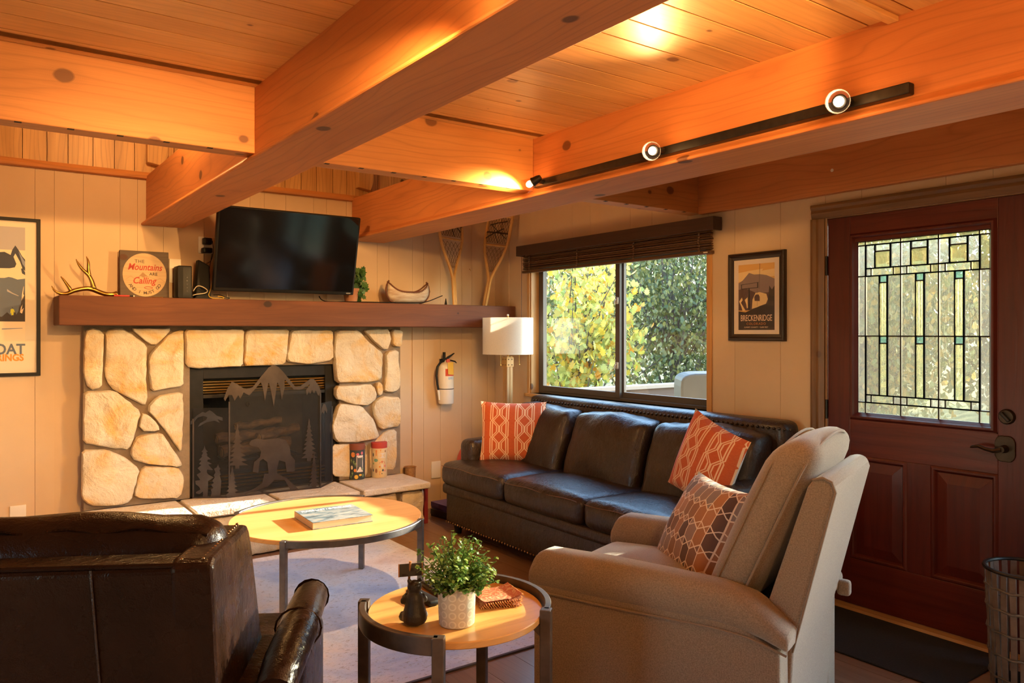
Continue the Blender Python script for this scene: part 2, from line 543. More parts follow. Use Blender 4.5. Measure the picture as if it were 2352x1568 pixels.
for (a, b, z0, z1) in ((w3[1], .15, -.08, ZTOP), (w3[0], w3[1], -.08, w3[2]), (w3[0], w3[1], w3[3], ZTOP), (RY0, w3[0], -.08, ZTOP)):
    wl.box(RX0 - .15, RX0, a, b, z0, z1)
struct(wl.build('wall_left', M['paint']))
struct(MB().box(RX0 - .15, .15, RY0 - .15, RY0, -.08, ZTOP).build('wall_front', M['pine_v']))
# painted boards of the panelling
bw = [.10, .155, .205, .10, .155, .255, .10, .205]
board_cache = {}
def board(parent, axis, a0, a1, z0, z1):
    w = a1 - a0 - .0016
    key = (axis, round(w, 4), round(z1 - z0, 4))
    if key not in board_cache:
        m = MB()
        if axis == 'X': m.box(0, w, 0, .008, 0, z1 - z0)
        else: m.box(0, .008, 0, w, 0, z1 - z0)
        board_cache[key] = m.mesh('panel_board', M['paint'])
    link_mesh('panel_board', board_cache[key], parent, (a0 + .0008, 0, z0) if axis == 'X' else (0, a0 + .0008, z0))
x = -4.62; k = 0
cuts = []
while x < 0:
    x1 = min(x + bw[k % 8], -.0)
    cuts.append((x, x1)); x = x1; k += 1
for (a, b) in cuts:
    if b <= -3.13 or a >= -.93: board(wall_back, 'X', a, b, .0, 2.40)
    else: board(wall_back, 'X', a, b, 1.46, 2.40)
y = 0.0; k = 3
while y > -4.27:
    y1 = y - 2 * bw[k % 8]; k += 1
    for yy in (WY0, WY1, DY0, DY1, w2[1]):
        if y1 < yy < y and min(y - yy, yy - y1) > .012: y1 = yy
    if y1 >= WY1 - .001 or (y <= WY0 + .001 and y1 >= DY1 - .001) or (y <= DY0 + .001 and y1 >= w2[1] - .001):
        board(wall_right, 'Y', y1, y, 0, 2.135 if y <= YB else 2.9)
    elif y <= WY1 + .001 and y1 >= WY0 - .001:
        board(wall_right, 'Y', y1, y, 0, WZ0); board(wall_right, 'Y', y1, y, WZ1, 2.9)
    elif y <= DY1 + .001 and y1 >= DY0 - .001:
        board(wall_right, 'Y', y1, y, DZ, 2.135)
    y = y1
# pine boards and rail on the upper back wall
struct(MB().prism([(-4.62, -.001, 2.40), (-4.62, -.03, 2.405), (-4.62, -.034, 2.42), (-4.62, -.022, 2.445), (-4.62, -.001, 2.445)], (4.62, 0, 0)).build('trim_1', M['beamX']))
pv = [.125, .11, .135, .12, .115]
x = -4.62; k = 0
pv_me = {}
while x < 0:
    w = pv[k % 5]; w = min(w, -x)
    if w not in pv_me:
        pv_me[w] = MB().box(.002, w - .002, 0, .02, 0, .86).build('pine_board', M['pine_v'], wall_back, bevel=.003, loc=(x, -.02, 2.445), seg=1).data
    else:
        o = link_mesh('pine_board', pv_me[w], wall_back, (x, -.02, 2.445))
    x += w; k += 1
# small blocks on the upper wall beside the beams
for bx in (-2.69, -1.24):
    bb = MB().prism([(bx - .05, -.02, 2.50), (bx + .05, -.02, 2.485), (bx + .075, -.02, 2.56), (bx + .075, -.02, 2.75), (bx - .05, -.02, 2.75)], (0, -.06, 0)).build('roof_bracket', M['pine_v'], bevel=.004)
    tag(bb, 'small pine block on the upper wall above the ' + ('beam end beside the television' if bx < -2 else 'beam end at right of the television'), 'bracket')

# ---- ceiling
cl = MB().box(RX0, .15, RY0, YB - .1, ZC + .015, ZC + .1)
cl.box(RX0, .15, YB - .1, .15, ZTOP - .05, ZTOP)
cl.box(RX0, .15, YB - .1, YB - .05, ZC, ZTOP)
ceiling = struct(cl.build('ceiling', M['pine']))
cp_me = {}
bays = ((-4.62, -2.735), (-2.535, -1.31), (-1.07, 0.0))
y = YB - .0; k = 0
while y > -5.4:
    w = (.132, .145, .14)[k % 3]
    for bi, (a, b) in enumerate(bays):
        key = (bi, k % 3)
        if key not in cp_me:
            L = b - a
            m = MB().prism([(0, .003, .015), (0, .003, .001), (0, .004, 0), (0, w - .004, 0), (0, w - .003, .001), (0, w - .003, .015)], (L, 0, 0))
            cp_me[key] = m.mesh('ceiling_plank', M['pine'])
        link_mesh('ceiling_plank', cp_me[key], ceiling, (a, y - w, ZC))
    y -= w; k += 1

MB().box(-2.535, -1.31, -4.16, -4.125, ZC - .018, ZC).build('batten', M['pine'], ceiling, bevel=.003)
# ---- beams
def long_beam(xl, xr, flange, label):
    y0, y1 = RY0, -.001
    zb, zs = 2.105, 2.142
    pts = [(xl, ZC + .015), (xl, zs), (xl - flange, zb + .012), (xl - flange, zb), (xr + flange, zb), (xr + flange, zb + .012), (xr, zs), (xr, ZC + .015)]
    o = MB().prism([(px, y0, pz) for px, pz in pts], (0, y1 - y0, 0)).build('ceiling_beam', M['beamY'], bevel=.006)
    o.location = (0, 0, 0)
    return tag(o, label, 'beam', 'long ceiling beams')
long_beam(-2.735, -2.535, .03, 'heavy orange fir beam running above the television to the mantel wall')
long_beam(-1.31, -1.07, .03, 'heavy orange fir beam that carries the track lights')
def cross_beam(xa, xb, label, notch=True):
    o = MB().box(xa, xb, YB, YB + .1, 2.142, ZC + .03).build('cross_beam', M['beamX'], bevel=.004)
    m = MB()
    xx = xa + .1
    while xx < xb - .08:
        m.box(xx, xx + .022, YB + .002, YB + .02, 2.1412, 2.143); xx += .16
    m.build('joist_slot', M['black_matte'], o, kind='stuff')
    return tag(o, label, 'beam', 'cross beams')
cross_beam(-4.62, -2.735, 'knotty honey coloured cross beam at upper left above the mantel')
cross_beam(-2.535, -1.31, 'dark knotty cross beam between the two long beams')
cross_beam(-1.07, -.002, 'shaded cross beam meeting the wall above the window blind')
o = MB().box(-.045, -.001, -5.4, YB, 2.135, ZC).build('ledger_beam', M['beamY'], bevel=.004)
tag(o, 'wide pine ledger board along the wall above the red door', 'beam')
sc = MB().lathe([(0, -.003), (.008, -.003), (.009, 0)], 10).build('screw_cap', M['white_plastic'], o, loc=onX(1911, 391, -.046), rot=(0, -PI / 2, 0))

# ---- window 1
w1 = struct(empty('window_1', (0, 0, 0)))
jd = .10
# casing on the room side and the reveal lining
m = MB().box(-.012, 0, WY1, WY1 + .03, WZ0 - .03, 2.05); m.build('casing', M['jamb'], w1, bevel=.003)
m = MB().box(-.012, 0, WY0 - .035, WY0, WZ0 - .03, 2.05); m.build('casing', M['jamb'], w1, bevel=.003)
m = MB().box(0, jd, WY1 - .012, WY1, WZ0, WZ1); m.build('jamb_lining', M['jamb'], w1)
m = MB().box(0, jd, WY0, WY0 + .012, WZ0, WZ1); m.build('jamb_lining', M['jamb'], w1)
m = MB().box(-.03, jd, WY0 - .05, WY1 + .05, WZ0 - .025, WZ0); m.build('window_sill', M['jamb'], w1, bevel=.004)
m = MB().box(0, jd, WY0, WY1, WZ1 - .012, WZ1); m.build('head_lining', M['jamb'], w1)
ya, yb, ym = WY0 + .012, WY1 - .012, -1.42
fx0, fx1 = .075, .12
def frame_rect(y0, y1, z0, z1, t, x0, x1):
    return MB().box(x0, x1, y0, y0 + t, z0, z1).box(x0, x1, y1 - t, y1, z0, z1).box(x0, x1, y0 + t, y1 - t, z0, z0 + t).box(x0, x1, y0 + t, y1 - t, z1 - t, z1)
frame_rect(ya, yb, WZ0, WZ1 - .012, .022, fx0, fx1 + .02).build('window_frame', M['alu'], w1, bevel=.002)
s1 = frame_rect(ym - .03, yb - .02, WZ0 + .02, WZ1 - .03, .042, fx0 - .004, fx0 + .02).build('sash', M['alu'], w1, bevel=.002)
s2 = frame_rect(ya + .02, ym + .0, WZ0 + .02, WZ1 - .03, .042, fx0 + .026, fx0 + .05).build('sash', M['alu'], w1, bevel=.002)
MB().box(fx0 + .006, fx0 + .010, ym + .011, yb - .061, WZ0 + .061, WZ1 - .071).build('pane', M['glass'], s1)
MB().box(fx0 + .036, fx0 + .040, ya + .061, ym - .041, WZ0 + .061, WZ1 - .071).build('pane', M['glass'], s2)
for pz in (1.64, 1.18):
    lt = MB().rbox((0, 0, 0), (.012, .03, .05), .005).tube([(-.008, 0, .012), (-.02, .003, 0), (-.022, .005, -.03)], .005, 6)
    lt.build('latch', pm('latch_metal', (.55, .53, .5), rough=.35, metal=.9) if pz > 1.5 else bpy.data.materials['latch_metal'], s1, True, loc=(fx0 - .008, ym - .006, pz))

# windows out of view; the right-wall one is added for daylight
def plain_window(name, fr, parts):
    w = struct(empty(name)); fr.build('window_frame', M['alu'], w, bevel=.003)
    for p in parts: p.build('pane', M['glass'], w)
f2 = MB().box(.03, .11, w2[0], w2[0] + .06, w2[2], w2[3]).box(.03, .11, w2[1] - .06, w2[1], w2[2], w2[3]).box(.03, .11, w2[0], w2[1], w2[3] - .06, w2[3]).box(.03, .11, w2[0], w2[1], w2[2], w2[2] + .06).box(.03, .11, -5.2, -5.14, w2[2], w2[3])
plain_window('added_window_2', f2, [MB().box(.06, .066, w2[0] + .06, -5.2, .12, 2.02), MB().box(.06, .066, -5.14, w2[1] - .06, .12, 2.02)])

f3 = frame_rect(w3[0], w3[1], w3[2], w3[3], .05, RX0 - .1, RX0 - .04).box(RX0 - .1, RX0 - .04, -3.77, -3.73, w3[2] + .05, w3[3] - .05)
plain_window('window_3', f3, [MB().box(RX0 - .075, RX0 - .07, w3[0] + .05, -3.77, .9, 1.95), MB().box(RX0 - .075, RX0 - .07, -3.73, w3[1] - .05, .9, 1.95)])

# ---- blind over window 1
bl = tag(empty('window_blind', (-.05, -1.41, 1.95)), 'brown woven wood blind gathered up under a valance over the window', 'blind')
MB().box(-.035, -.015, -1.0, .99, .075, .155).box(-.015, .045, -1.0, -.98, .075, .155).box(-.015, .045, .97, .99, .075, .155).build('valance', wood('blind_valance', (.055, .026, .016), (.09, .045, .028), 'Y', 0, .45, 8), bl, bevel=.003)
slat_m = wood('blind_slat', (.07, .032, .014), (.13, .065, .03), 'Y', 0, .45, 40, .5)
sl_me = MB().box(-.012, .012, -.95, .95, -.0022, .0022).mesh('slat', slat_m)
for i in range(15):
    o = link_mesh('slat', sl_me, bl, (rnd.uniform(-.003, .003) + .015, rnd.uniform(-.006, .006), .068 - i * .0072), (0, rnd.uniform(-.25, .25), rnd.uniform(-.004, .004)))
MB().box(-.002, .032, -.955, .955, -.062, -.042).build('bottom_rail', slat_m, bl, bevel=.003)
for yy in (-.86, -.3, .28, .86):
    m = MB()
    for i in range(7):
        m.ball((-.002, yy + rnd.uniform(-.004, .004), .06 - i * .017), .009, (.6, 1.2, 1), 6, 4)
    m.build('lift_cord', slat_m, bl, 2)
MB().tube([(-.004, .955, .07), (-.004, .957, -.7)], .0025, 6).build('pull_cord', slat_m, bl, True)
MB().box(-.006, .0, -.93, -.9, -.056, -.05).build('cord_tag', M['white_plastic'], bl)

# ---- door
d1 = struct(empty('door_1', (.012, DY0, .02)))
DW, DH = DY1 - DY0 - .006, DZ - .025
# leaf is built of stiles, rails, raised panels and the leaded light; local x out of the room, y along, z up
GY0, GY1, GZ0, GZ1 = -3.872 - DY0, -3.249 - DY0, 1.003 - .02, 1.885 - .02
lx0, lx1 = .0, .042
stw = .125
for (a, b, z0, z1, mm) in ((.003, stw, 0, DH, 'red_paint'), (DW - stw, DW, 0, DH, 'red_paint'), (stw, DW - stw, DH - .135, DH, 'red_paint_h'), (stw, DW - stw, .765, .945, 'red_paint_h'),
                           (stw, DW - stw, 0, .235, 'red_paint_h'), (DW / 2 - .055, DW / 2 + .055, .235, .765, 'red_paint')):
    MB().box(lx0, lx1, a, b, z0, z1).build('stile' if mm == 'red_paint' else 'rail', M[mm], d1, bevel=.002)
def moulding(y0, y1, z0, z1, w, d):
    m = MB()
    prof = [(0, 0), (-d, .3 * w), (-d, .55 * w), (-.3 * d, .7 * w), (.012, w)]
    ring = []
    for dx, ins in prof:
        ring.append([(dx, y0 + ins, z0 + ins), (dx, y1 - ins, z0 + ins), (dx, y1 - ins, z1 - ins), (dx, y0 + ins, z1 - ins)])
    vs = [p for r in ring for p in r]; fs = []
    for i in range(len(ring) - 1):
        for k in range(4):
            a, b = i * 4 + k, i * 4 + (k + 1) % 4
            fs.append((a, b, b + 4, a + 4))
    return m.add(vs, fs)
moulding(GY0 - .035, GY1 + .035, GZ0 - .035, GZ1 + .035, .036, .014).build('glazing_moulding', M['red_paint'], d1)
# fill between the moulding and the stiles
MB().box(lx0 + .001, lx1, stw, GY0 - .03, .945, DH - .135).box(lx0 + .001, lx1, GY1 + .03, DW - stw, .945, DH - .135).box(lx0 + .001, lx1, GY0 - .04, GY1 + .04, GZ1 + .03, DH - .135).box(lx0 + .001, lx1, GY0 - .04, GY1 + .04, .94, GZ0 - .03).build('inner_rail', M['red_paint'], d1)
for (a, b) in ((stw + .0, DW / 2 - .055), (DW / 2 + .055, DW - stw)):
    moulding(a, b, .235, .765, .028, .005).build('panel_moulding', M['red_paint'], d1)
    i1, i2 = .026, .075
    vs = []
    for ins, dx in ((i1, .012), (i2, .002)):
        vs += [(dx, a + ins, .235 + ins), (dx, b - ins, .235 + ins), (dx, b - ins, .765 - ins), (dx, a + ins, .765 - ins)]
    MB().add(vs, [(0, 1, 5, 4), (1, 2, 6, 5), (2, 3, 7, 6), (3, 0, 4, 7), (4, 5, 6, 7)]).build('raised_panel', M['red_paint'], d1)
MB().box(.018, .040, stw - .01, DW - stw + .01, .225, .775).build('panel_core', M['red_paint'], d1)
# leaded light, traced as fractions of the glass (u to the hinge side in the picture = left)
def gu(cx): return onX(1640 + cx / 2.8, 760).y - DY0        # crop column -> local y
def gz(cx, cy): return onX(1640 + cx / 2.8, 440 + cy / 2.8).z - .02
U = [GY1, gu(955), gu(1182), gu(1426), gu(1690), GY0]
zt, zr1, zr0, zm, zb1, zb0 = gz(908, 348), gz(965, 493), gz(908, 546), gz(908, 928), gz(968, 1307), gz(908, 1352)
zbb = gz(1690, 1415) - .0
AG = {'clear': art_glass('streaky_glass', (.90, .90, .80), .16, .90, .010, 30, (1, 5, .8)),
      'amber': art_glass('amber_hammered_glass', (.74, .72, .54), .25, .82, .015, 90),
      'frost': art_glass('frosted_glass', (.84, .84, .78), .38, .82, .015, 120),
      'reed': art_glass('reeded_glass', (.92, .93, .80), .12, .88, .012, 60, (1, 6, .3)),
      'aqua': art_glass('aqua_crackle_glass', (.60, .86, .80), .2, .8, .015, 140)}
came = MB()
gx = .018
def pane(y0, y1, z0, z1, k, bev=0):
    if y0 > y1: y0, y1 = y1, y0
    if z0 > z1: z0, z1 = z1, z0
    MB().box(gx, gx + .004, y0, y1, z0, z1).build('glass_pane', AG[k], d1)
    h = .0030
    for (a, b, c, e) in ((y0 - h, y1 + h, z0 - h, z0 + h), (y0 - h, y1 + h, z1 - h, z1 + h), (y0 - h, y0 + h, z0, z1), (y1 - h, y1 + h, z0, z1)):
        came.box(gx - .004, gx + .008, a, b, c, e)
GT, GB = GZ1, GZ0
# borders
for a, b in ((0, 1), (4, 5)):
    kk = 'frost' if a == 0 else 'amber'
    pane(U[a], U[b], zt, GT, 'amber'); pane(U[a], U[b], zr0, zt, kk); pane(U[a], U[b], zm, zr0, 'frost'); pane(U[a], U[b], zb0, zm, 'frost'); pane(U[a], U[b], GB, zb0, 'clear')
for c in range(3):
    a, b = U[c + 1], U[c + 2]
    w = b - a
    P = lambda q: a + w * q
    pane(a, b, zt, GT, 'amber')
    ztop_in = zt - .035
    pane(P(0), P(.27), zr1, zt, 'frost'); pane(P(.71), P(1), zr1, zt, 'frost'); pane(P(.27), P(.71), ztop_in, zt, 'frost')
    pane(P(.27), P(.71), zr1, ztop_in, 'amber')
    # bevelled jewel
    ya_, yb_ = sorted((P(.29), P(.69)))
    vs = [(gx - .001, ya_, zr1 + .006), (gx - .001, yb_, zr1 + .006), (gx - .001, yb_, ztop_in - .006), (gx - .001, ya_, ztop_in - .006)]
    vs += [(gx - .009, ya_ + .012, zr1 + .018), (gx - .009, yb_ - .012, zr1 + .018), (gx - .009, yb_ - .012, ztop_in - .018), (gx - .009, ya_ + .012, ztop_in - .018)]
    MB().add(vs, [(0, 1, 5, 4), (1, 2, 6, 5), (2, 3, 7, 6), (3, 0, 4, 7), (4, 5, 6, 7), (3, 2, 1, 0)]).build('glass_jewel', AG['clear'], d1)
    for z0, z1 in ((zr0, zr1), (zb0, zb1)):
        pane(P(0), P(.17), z0, z1, 'frost'); pane(P(.17), P(.8), z0, z1, 'reed'); pane(P(.8), P(1), z0, z1, 'amber' if z1 == zr1 else 'frost')
    pane(a, b, GB, zb0, 'clear')
    m0, m1 = .40, .62
    for z0, z1 in ((zm, zr0), (zb1, zm)):
        pane(P(0), P(m0), z0, z1, 'clear'); pane(P(m1), P(1), z0, z1, 'clear')
        pane(P(m0), P(m1), z1 - .036, z1, 'aqua')
        pane(P(m0), P(m1), z0, z1 - .036, 'reed')
        rd = MB()
        for i in range(3):
            yy = P(m0 + (m1 - m0) * (i + .5) / 3)
            rd.tube([(gx - .001, yy, z0 + .004), (gx - .001, yy, z1 - .04)], .0045, 6)
        rd.build('glass_reed', AG['reed'], d1, True)
came.build('lead_came', M['black_metal'], d1)
# hinges, deadbolt, lever
for hz in (1.745, .99, .25):
    MB().tube([(-.006, DW + .004, hz - .05), (-.006, DW + .004, hz + .05)], .008, 8).build('hinge', M['black_metal'], d1, True)
dbp = onX(2311, 957, 0)
db = MB().tube([(0, 0, 0), (-.008, 0, 0), (-.016, 0, 0)], [.034, .034, .028], 20).build('deadbolt', M['bronze'], d1, True, loc=(0, dbp.y - DY0, dbp.z - .02))
MB().rbox((-.024, 0, 0), (.02, .014, .05), .004).build('thumb_turn', M['black_metal'], db, True, rot=(-.75, 0, 0))
lp = onX(2307, 1031, 0)
pts = []
for i in range(24):
    a = 2 * PI * i / 24
    r = .052 + .009 * abs(math.sin(2 * a)) ** 1.5
    pts.append((0, math.cos(a) * r * .78, math.sin(a) * r * 1.08))
lv = MB().prism(pts, (-.009, 0, 0)).build('lever_rose', M['bronze'], d1, bevel=.003, loc=(0, lp.y - DY0, lp.z - .02))
MB().tube([(-.008, 0, 0), (-.035, 0, 0), (-.05, 0, 0)], [.018, .016, .014], 14).tube([(-.045, 0, 0), (-.05, .03, -.008), (-.05, .06, -.004), (-.05, .09, .006), (-.048, .118, .0), (-.046, .125, -.004)], [.012, .010, .008, .008, .006, .003], 8).build('lever', M['bronze'], lv, True)
# casing, stop and threshold
t2 = struct(empty('trim_2'))
CZ1 = 2.085
def casing_leg(y0, y1):
    return MB().prism([(-.001, y0, 0), (-.022, y0, 0), (-.026, y0 + .012, 0), (-.018, y0 + .03, 0), (-.02, y0 + .05, 0), (-.012, y1, 0), (-.001, y1, 0)], (0, 0, DZ))
# hinge-side leg: thick edge away from the opening
MB().prism([(-.001, DY1, 0), (-.012, DY1, 0), (-.02, DY1 + .03, 0), (-.018, DY1 + .045, 0), (-.027, DY1 + .06, 0), (-.024, DY1 + .075, 0), (-.001, DY1 + .075, 0)], (0, 0, DZ)).build('casing_leg', M['casing'], t2, bevel=.002)
MB().prism([(-.001, DY0, 0), (-.012, DY0, 0), (-.02, DY0 - .03, 0), (-.018, DY0 - .045, 0), (-.027, DY0 - .06, 0), (-.024, DY0 - .075, 0), (-.001, DY0 - .075, 0)], (0, 0, DZ)).build('casing_leg', M['casing'], t2, bevel=.002)
MB().prism([(-.001, DY0 - .075, DZ), (-.012, DY0 - .075, DZ), (-.02, DY0 - .075, DZ + .03), (-.018, DY0 - .075, DZ + .045), (-.027, DY0 - .075, DZ + .06), (-.024, DY0 - .075, DZ + .075), (-.001, DY0 - .075, DZ + .075)], (0, DY1 - DY0 + .15, 0)).build('casing_head', M['casingY'], t2, bevel=.002)
MB().box(.012, .13, DY1 - .003, DY1, 0, DZ).box(.012, .13, DY0, DY0 + .003, 0, DZ).box(.012, .13, DY0, DY1, DZ - .004, DZ).build('door_stop', M['casing'], t2)
MB().prism([(-.03, DY0, 0), (-.022, DY0, .012), (.012, DY0, .018), (.13, DY0, .018), (.13, DY0, 0)], (0, DY1 - DY0, 0)).build('threshold', wood('threshold_oak', (.30, .17, .07), (.42, .25, .11), 'Y', 0, .45, 14), t2)

# ================================================================== FIREPLACE
YS = -.10       # face of the mortar bed
def chaikin(pts, n=2):
    for _ in range(n):
        q = []
        for i in range(len(pts)):
            a, b = pts[i], pts[(i + 1) % len(pts)]
            q += [(a[0] * .75 + b[0] * .25, a[1] * .75 + b[1] * .25), (a[0] * .25 + b[0] * .75, a[1] * .25 + b[1] * .75)]
        pts = q
    return pts
def stone_part(name, pts, parent, y_in, depth, mat, seed, place=None, chk=1, wob=.006):
    """a rough faced stone: outline (a, z) extruded towards the room with an uneven face"""
    # densify then round the corners a little
    d = []
    for i in range(len(pts)):
        a, b = pts[i], pts[(i + 1) % len(pts)]
        L = math.hypot(a[0] - b[0], a[1] - b[1]); k = max(1, int(L / .06))
        for j in range(k):
            d.append((a[0] + (b[0] - a[0]) * j / k, a[1] + (b[1] - a[1]) * j / k))
    d = chaikin(d, chk)
    cx = sum(p[0] for p in d) / len(d); cz = sum(p[1] for p in d) / len(d)
    n = len(d)
    r = random.Random(seed)
    def nz(a, z, s=9): return noise.noise(Vector((a * s + seed * 3.1, z * s, seed)))
    tilt = (r.uniform(-.05, .05), r.uniform(-.05, .05))
    rings = [(1.02, 0.0), (1.03, .62), (.985, .93), (.88, 1.0), (.66, 1.0), (.36, 1.0)]
    vs = []; fs = []
    for ri, (s, dep) in enumerate(rings):
        for (a, z) in d:
            aa = cx + (a - cx) * s; zz = cz + (z - cz) * s
            if ri: aa += nz(a, z, 22) * wob; zz += nz(z, a, 22) * wob
            y = y_in - depth * dep
            if ri >= 2: y -= nz(aa, zz, 8) * .016 + nz(aa, zz, 25) * .008 + (aa - cx) * tilt[0] * .5 + (zz - cz) * tilt[1] * .5
            vs.append((aa, y, zz))
    vs.append((cx, y_in - depth - nz(cx, cz) * .012, cz))
    for i in range(len(rings) - 1):
        for k in range(n):
            p, q = i * n + k, i * n + (k + 1) % n
            fs.append((p, q, q + n, p + n))
    L = (len(rings) - 1) * n
    for k in range(n): fs.append((L + k, L + (k + 1) % n, len(vs) - 1))
    fs.append(tuple(range(n))[::-1])
    if place: vs = [place(*v) for v in vs]
    return MB().add(vs, fs).build(name, mat, parent, smooth=1)

fp = tag(empty('stone_fireplace', (-2.02, -.1, 0)), 'cream rough-stone fireplace surround with a raised stone hearth', 'fireplace')
def w2l(o, root): o.location = Vector(o.location) - Vector(root.location); return o
SX0, SX1 = -3.10, -.955
HZ = .33
OX0, OX1, OZ1 = -2.49, -1.452, 1.185
m = MB().box(SX0, OX0, YS, -.0, HZ, 1.455).box(OX1, SX1, YS, -.0, HZ, 1.455).box(OX0, OX1, YS, -.0, OZ1, 1.455)
w2l(m.build('mortar_bed', M['mortar'], fp), fp)
A6 = lambda x, y: onY(160 + x / 3.408, 740 + y / 3.408, YS - .03)
A7 = lambda x, y: onY(640 + x / 3.137, 740 + y / 3.137, YS - .03)
left = [[(150,45),(265,70),(268,180),(250,510),(150,525),(112,400),(118,120)],
 [(282,72),(400,46),(470,90),(602,185),(597,420),(607,600),(585,645),(320,505),(276,400),(290,250)],
 [(480,48),(805,50),(660,192)],
 [(893,58),(888,495),(640,535),(618,290),(640,240),(790,90)],
 [(116,545),(350,540),(555,700),(470,990),(300,975),(112,940)],
 [(605,680),(690,580),(885,545),(890,700),(874,1015),(735,820)],
 [(565,715),(615,720),(690,800),(700,855),(545,845)],
 [(540,890),(720,865),(885,1110),(860,1132),(600,1105),(480,1062),(500,950)],
 [(104,1005),(300,1003),(450,1070),(545,1150),(480,1395),(380,1435),(160,1430),(98,1370)],
 [(575,1130),(840,1140),(882,1180),(892,1260),(865,1375),(560,1378),(505,1355),(540,1220)],
 [(910,58),(1362,58),(1355,340),(1000,358),(915,338)],
 [(1388,58),(1717,56),(1690,325),(1367,335),(1376,200)]]
right = [[(92,58),(388,58),(392,270),(230,300),(60,282)],
 [(418,58),(580,58),(640,140),(748,222),(740,405),(690,425),(420,432),(403,250)],
 [(618,55),(800,48),(808,140),(770,208),(700,150)],
 [(815,55),(890,55),(888,172),(825,172)],
 [(775,215),(862,198),(876,470),(845,500),(762,500),(780,380)],
 [(703,440),(742,428),(750,512),(715,532)],
 [(413,460),(680,448),(708,540),(655,597),(540,592),(413,545)],
 [(680,590),(745,532),(876,538),(876,742),(735,772),(700,690)],
 [(435,590),(600,605),(690,710),(727,830),(560,862),(410,858),(382,760)],
 [(403,885),(640,880),(650,1000),(648,1112),(405,1112)],
 [(780,785),(862,778),(852,1058),(672,1066),(672,900)]]
sd = 1
for A, lst in ((A6, left), (A7, right)):
    for poly in lst:
        P = [A(*p) for p in poly]
        pts = [(max(SX0 - .02, min(SX1 + .015, p.x)), max(HZ + .004, min(1.452, p.z))) for p in P]
        w2l(stone_part('stone', pts, fp, YS + .01, .018 if sd > 21 else .052, M['stone'], sd), fp); sd += 1
# hearth: base stones and slabs
HF, HX0, HX1 = -.49, -3.10, -.975
w2l(MB().box(HX0, HX1, HF + .02, -.0, 0, .285).build('hearth_core', M['mortar'], fp), fp)
xs = [-3.10, -2.62, -2.28, -1.78, -1.48, -1.17, -.965]
for i in range(6):
    a, b = xs[i] + .012, xs[i + 1] - .012
    h0, h1 = .01, .272
    pts = [(a, h0), (b, h0 + .004), (b + rnd.uniform(-.012, .004), h1), (a + rnd.uniform(-.004, .02), h1)]
    w2l(stone_part('base_stone', pts, fp, HF + .03, .055, M['stone'], 60 + i, wob=.01), fp)
for i, (y0, y1) in enumerate(((-.47, -.26), (-.24, -.04))):
    pts = [(y0, .01), (y1, .01), (y1, .272), (y0, .272)]
    w2l(stone_part('base_stone', pts, fp, 0, .035, M['stone'], 70 + i, place=lambda a, y, z: (HX1 - .01 - y, a, z)), fp)
js = [-3.13, -2.565, -2.03, -1.475, -.925]
for i in range(4):
    a, b = js[i] + (.012 if i else 0), js[i + 1] - .012
    sl = []
    n = 8
    edge = [(a + (b - a) * q / n, -.545 + .012 * noise.noise(Vector((q * 1.3, i * 7, 0)))) for q in range(n + 1)]
    poly = edge + [(b, -.115), (a, -.115)]
    vs = [Vector((p[0], p[1], .288)) for p in poly]
    o = MB().prism(vs, (0, 0, .042)).build('hearth_slab', M['slab'], fp, bevel=.008, seg=2)
    w2l(o, fp)
w2l(MB().box(-3.12, -.945, -.53, -.11, .283, .318).build('slab_joint', M['mortar'], fp), fp)

# ---- gas insert
ins = tag(empty('fireplace_insert', (-1.975, -.06, HZ)), 'black metal gas fireplace insert with brass louvres', 'fireplace insert')
def loc_box(root, *b):
    l = root.location
    return MB().box(b[0] - l.x, b[1] - l.x, b[2] - l.y, b[3] - l.y, b[4] - l.z, b[5] - l.z)
def add_box(mb, root, *b):
    l = root.location
    mb.box(b[0] - l.x, b[1] - l.x, b[2] - l.y, b[3] - l.y, b[4] - l.z, b[5] - l.z); return mb
IX0, IX1 = -2.488, -1.454
f = MB()
for b in ((IX0, -2.40, -.075, -.0, .331, OZ1 - .002), (-1.55, IX1, -.075, -.0, .331, OZ1 - .002), (-2.40, -1.55, -.075, -.0, 1.105, OZ1 - .002), (-2.40, -1.55, -.07, -.0, .331, .355)):
    add_box(f, ins, *b)
f.build('surround_plate', M['black_matte'], ins, bevel=.004)
hd = MB(); add_box(hd, ins, -2.40, -1.55, -.072, -.0, .975, 1.0); hd.build('hood', M['black_metal'], ins, bevel=.003)
lm = MB().box(0, .85, -.012, .0, 0, .009).mesh('louvre', M['brass'])
for z in [1.012 + i * .0185 for i in range(5)] + [.372 + i * .024 for i in range(4)]:
    link_mesh('louvre', lm, ins, (-2.40 - ins.location.x, -.05 - ins.location.y, z - ins.location.z), (.5, 0, 0))
for z0_, z1_ in ((1.002, 1.105), (.355, .47)): loc_box(ins, -2.40, -1.55, -.02, -.005, z0_, z1_).build('louvre_back', M['black_matte'], ins)
fbx = MB()
for b in ((FX0 + .002, FX1 - .002, .33, .35, FZ0 + .002, FZ1 - .002), (FX0 + .002, FX0 + .02, 0, .33, FZ0 + .002, FZ1 - .002), (FX1 - .02, FX1 - .002, 0, .33, FZ0 + .002, FZ1 - .002), (FX0 + .02, FX1 - .02, 0, .33, FZ1 - .02, FZ1 - .002), (FX0 + .02, FX1 - .02, -.02, .33, .462, .478)):
    add_box(fbx, ins, *b)
fbx.build('firebox_lining', pm('soot_brick', (.02, .016, .013), (.045, .035, .027), 12, .85, bump=.4, bscale=30), ins)
gr = MB()
for i in range(7):
    xx = -2.22 + i * .085
    l = ins.location
    gr.tube([(xx - l.x, .06 - l.y, .535 - l.z), (xx - l.x, .25 - l.y, .535 - l.z), (xx - l.x, .27 - l.y, .60 - l.z)], .008, 6)
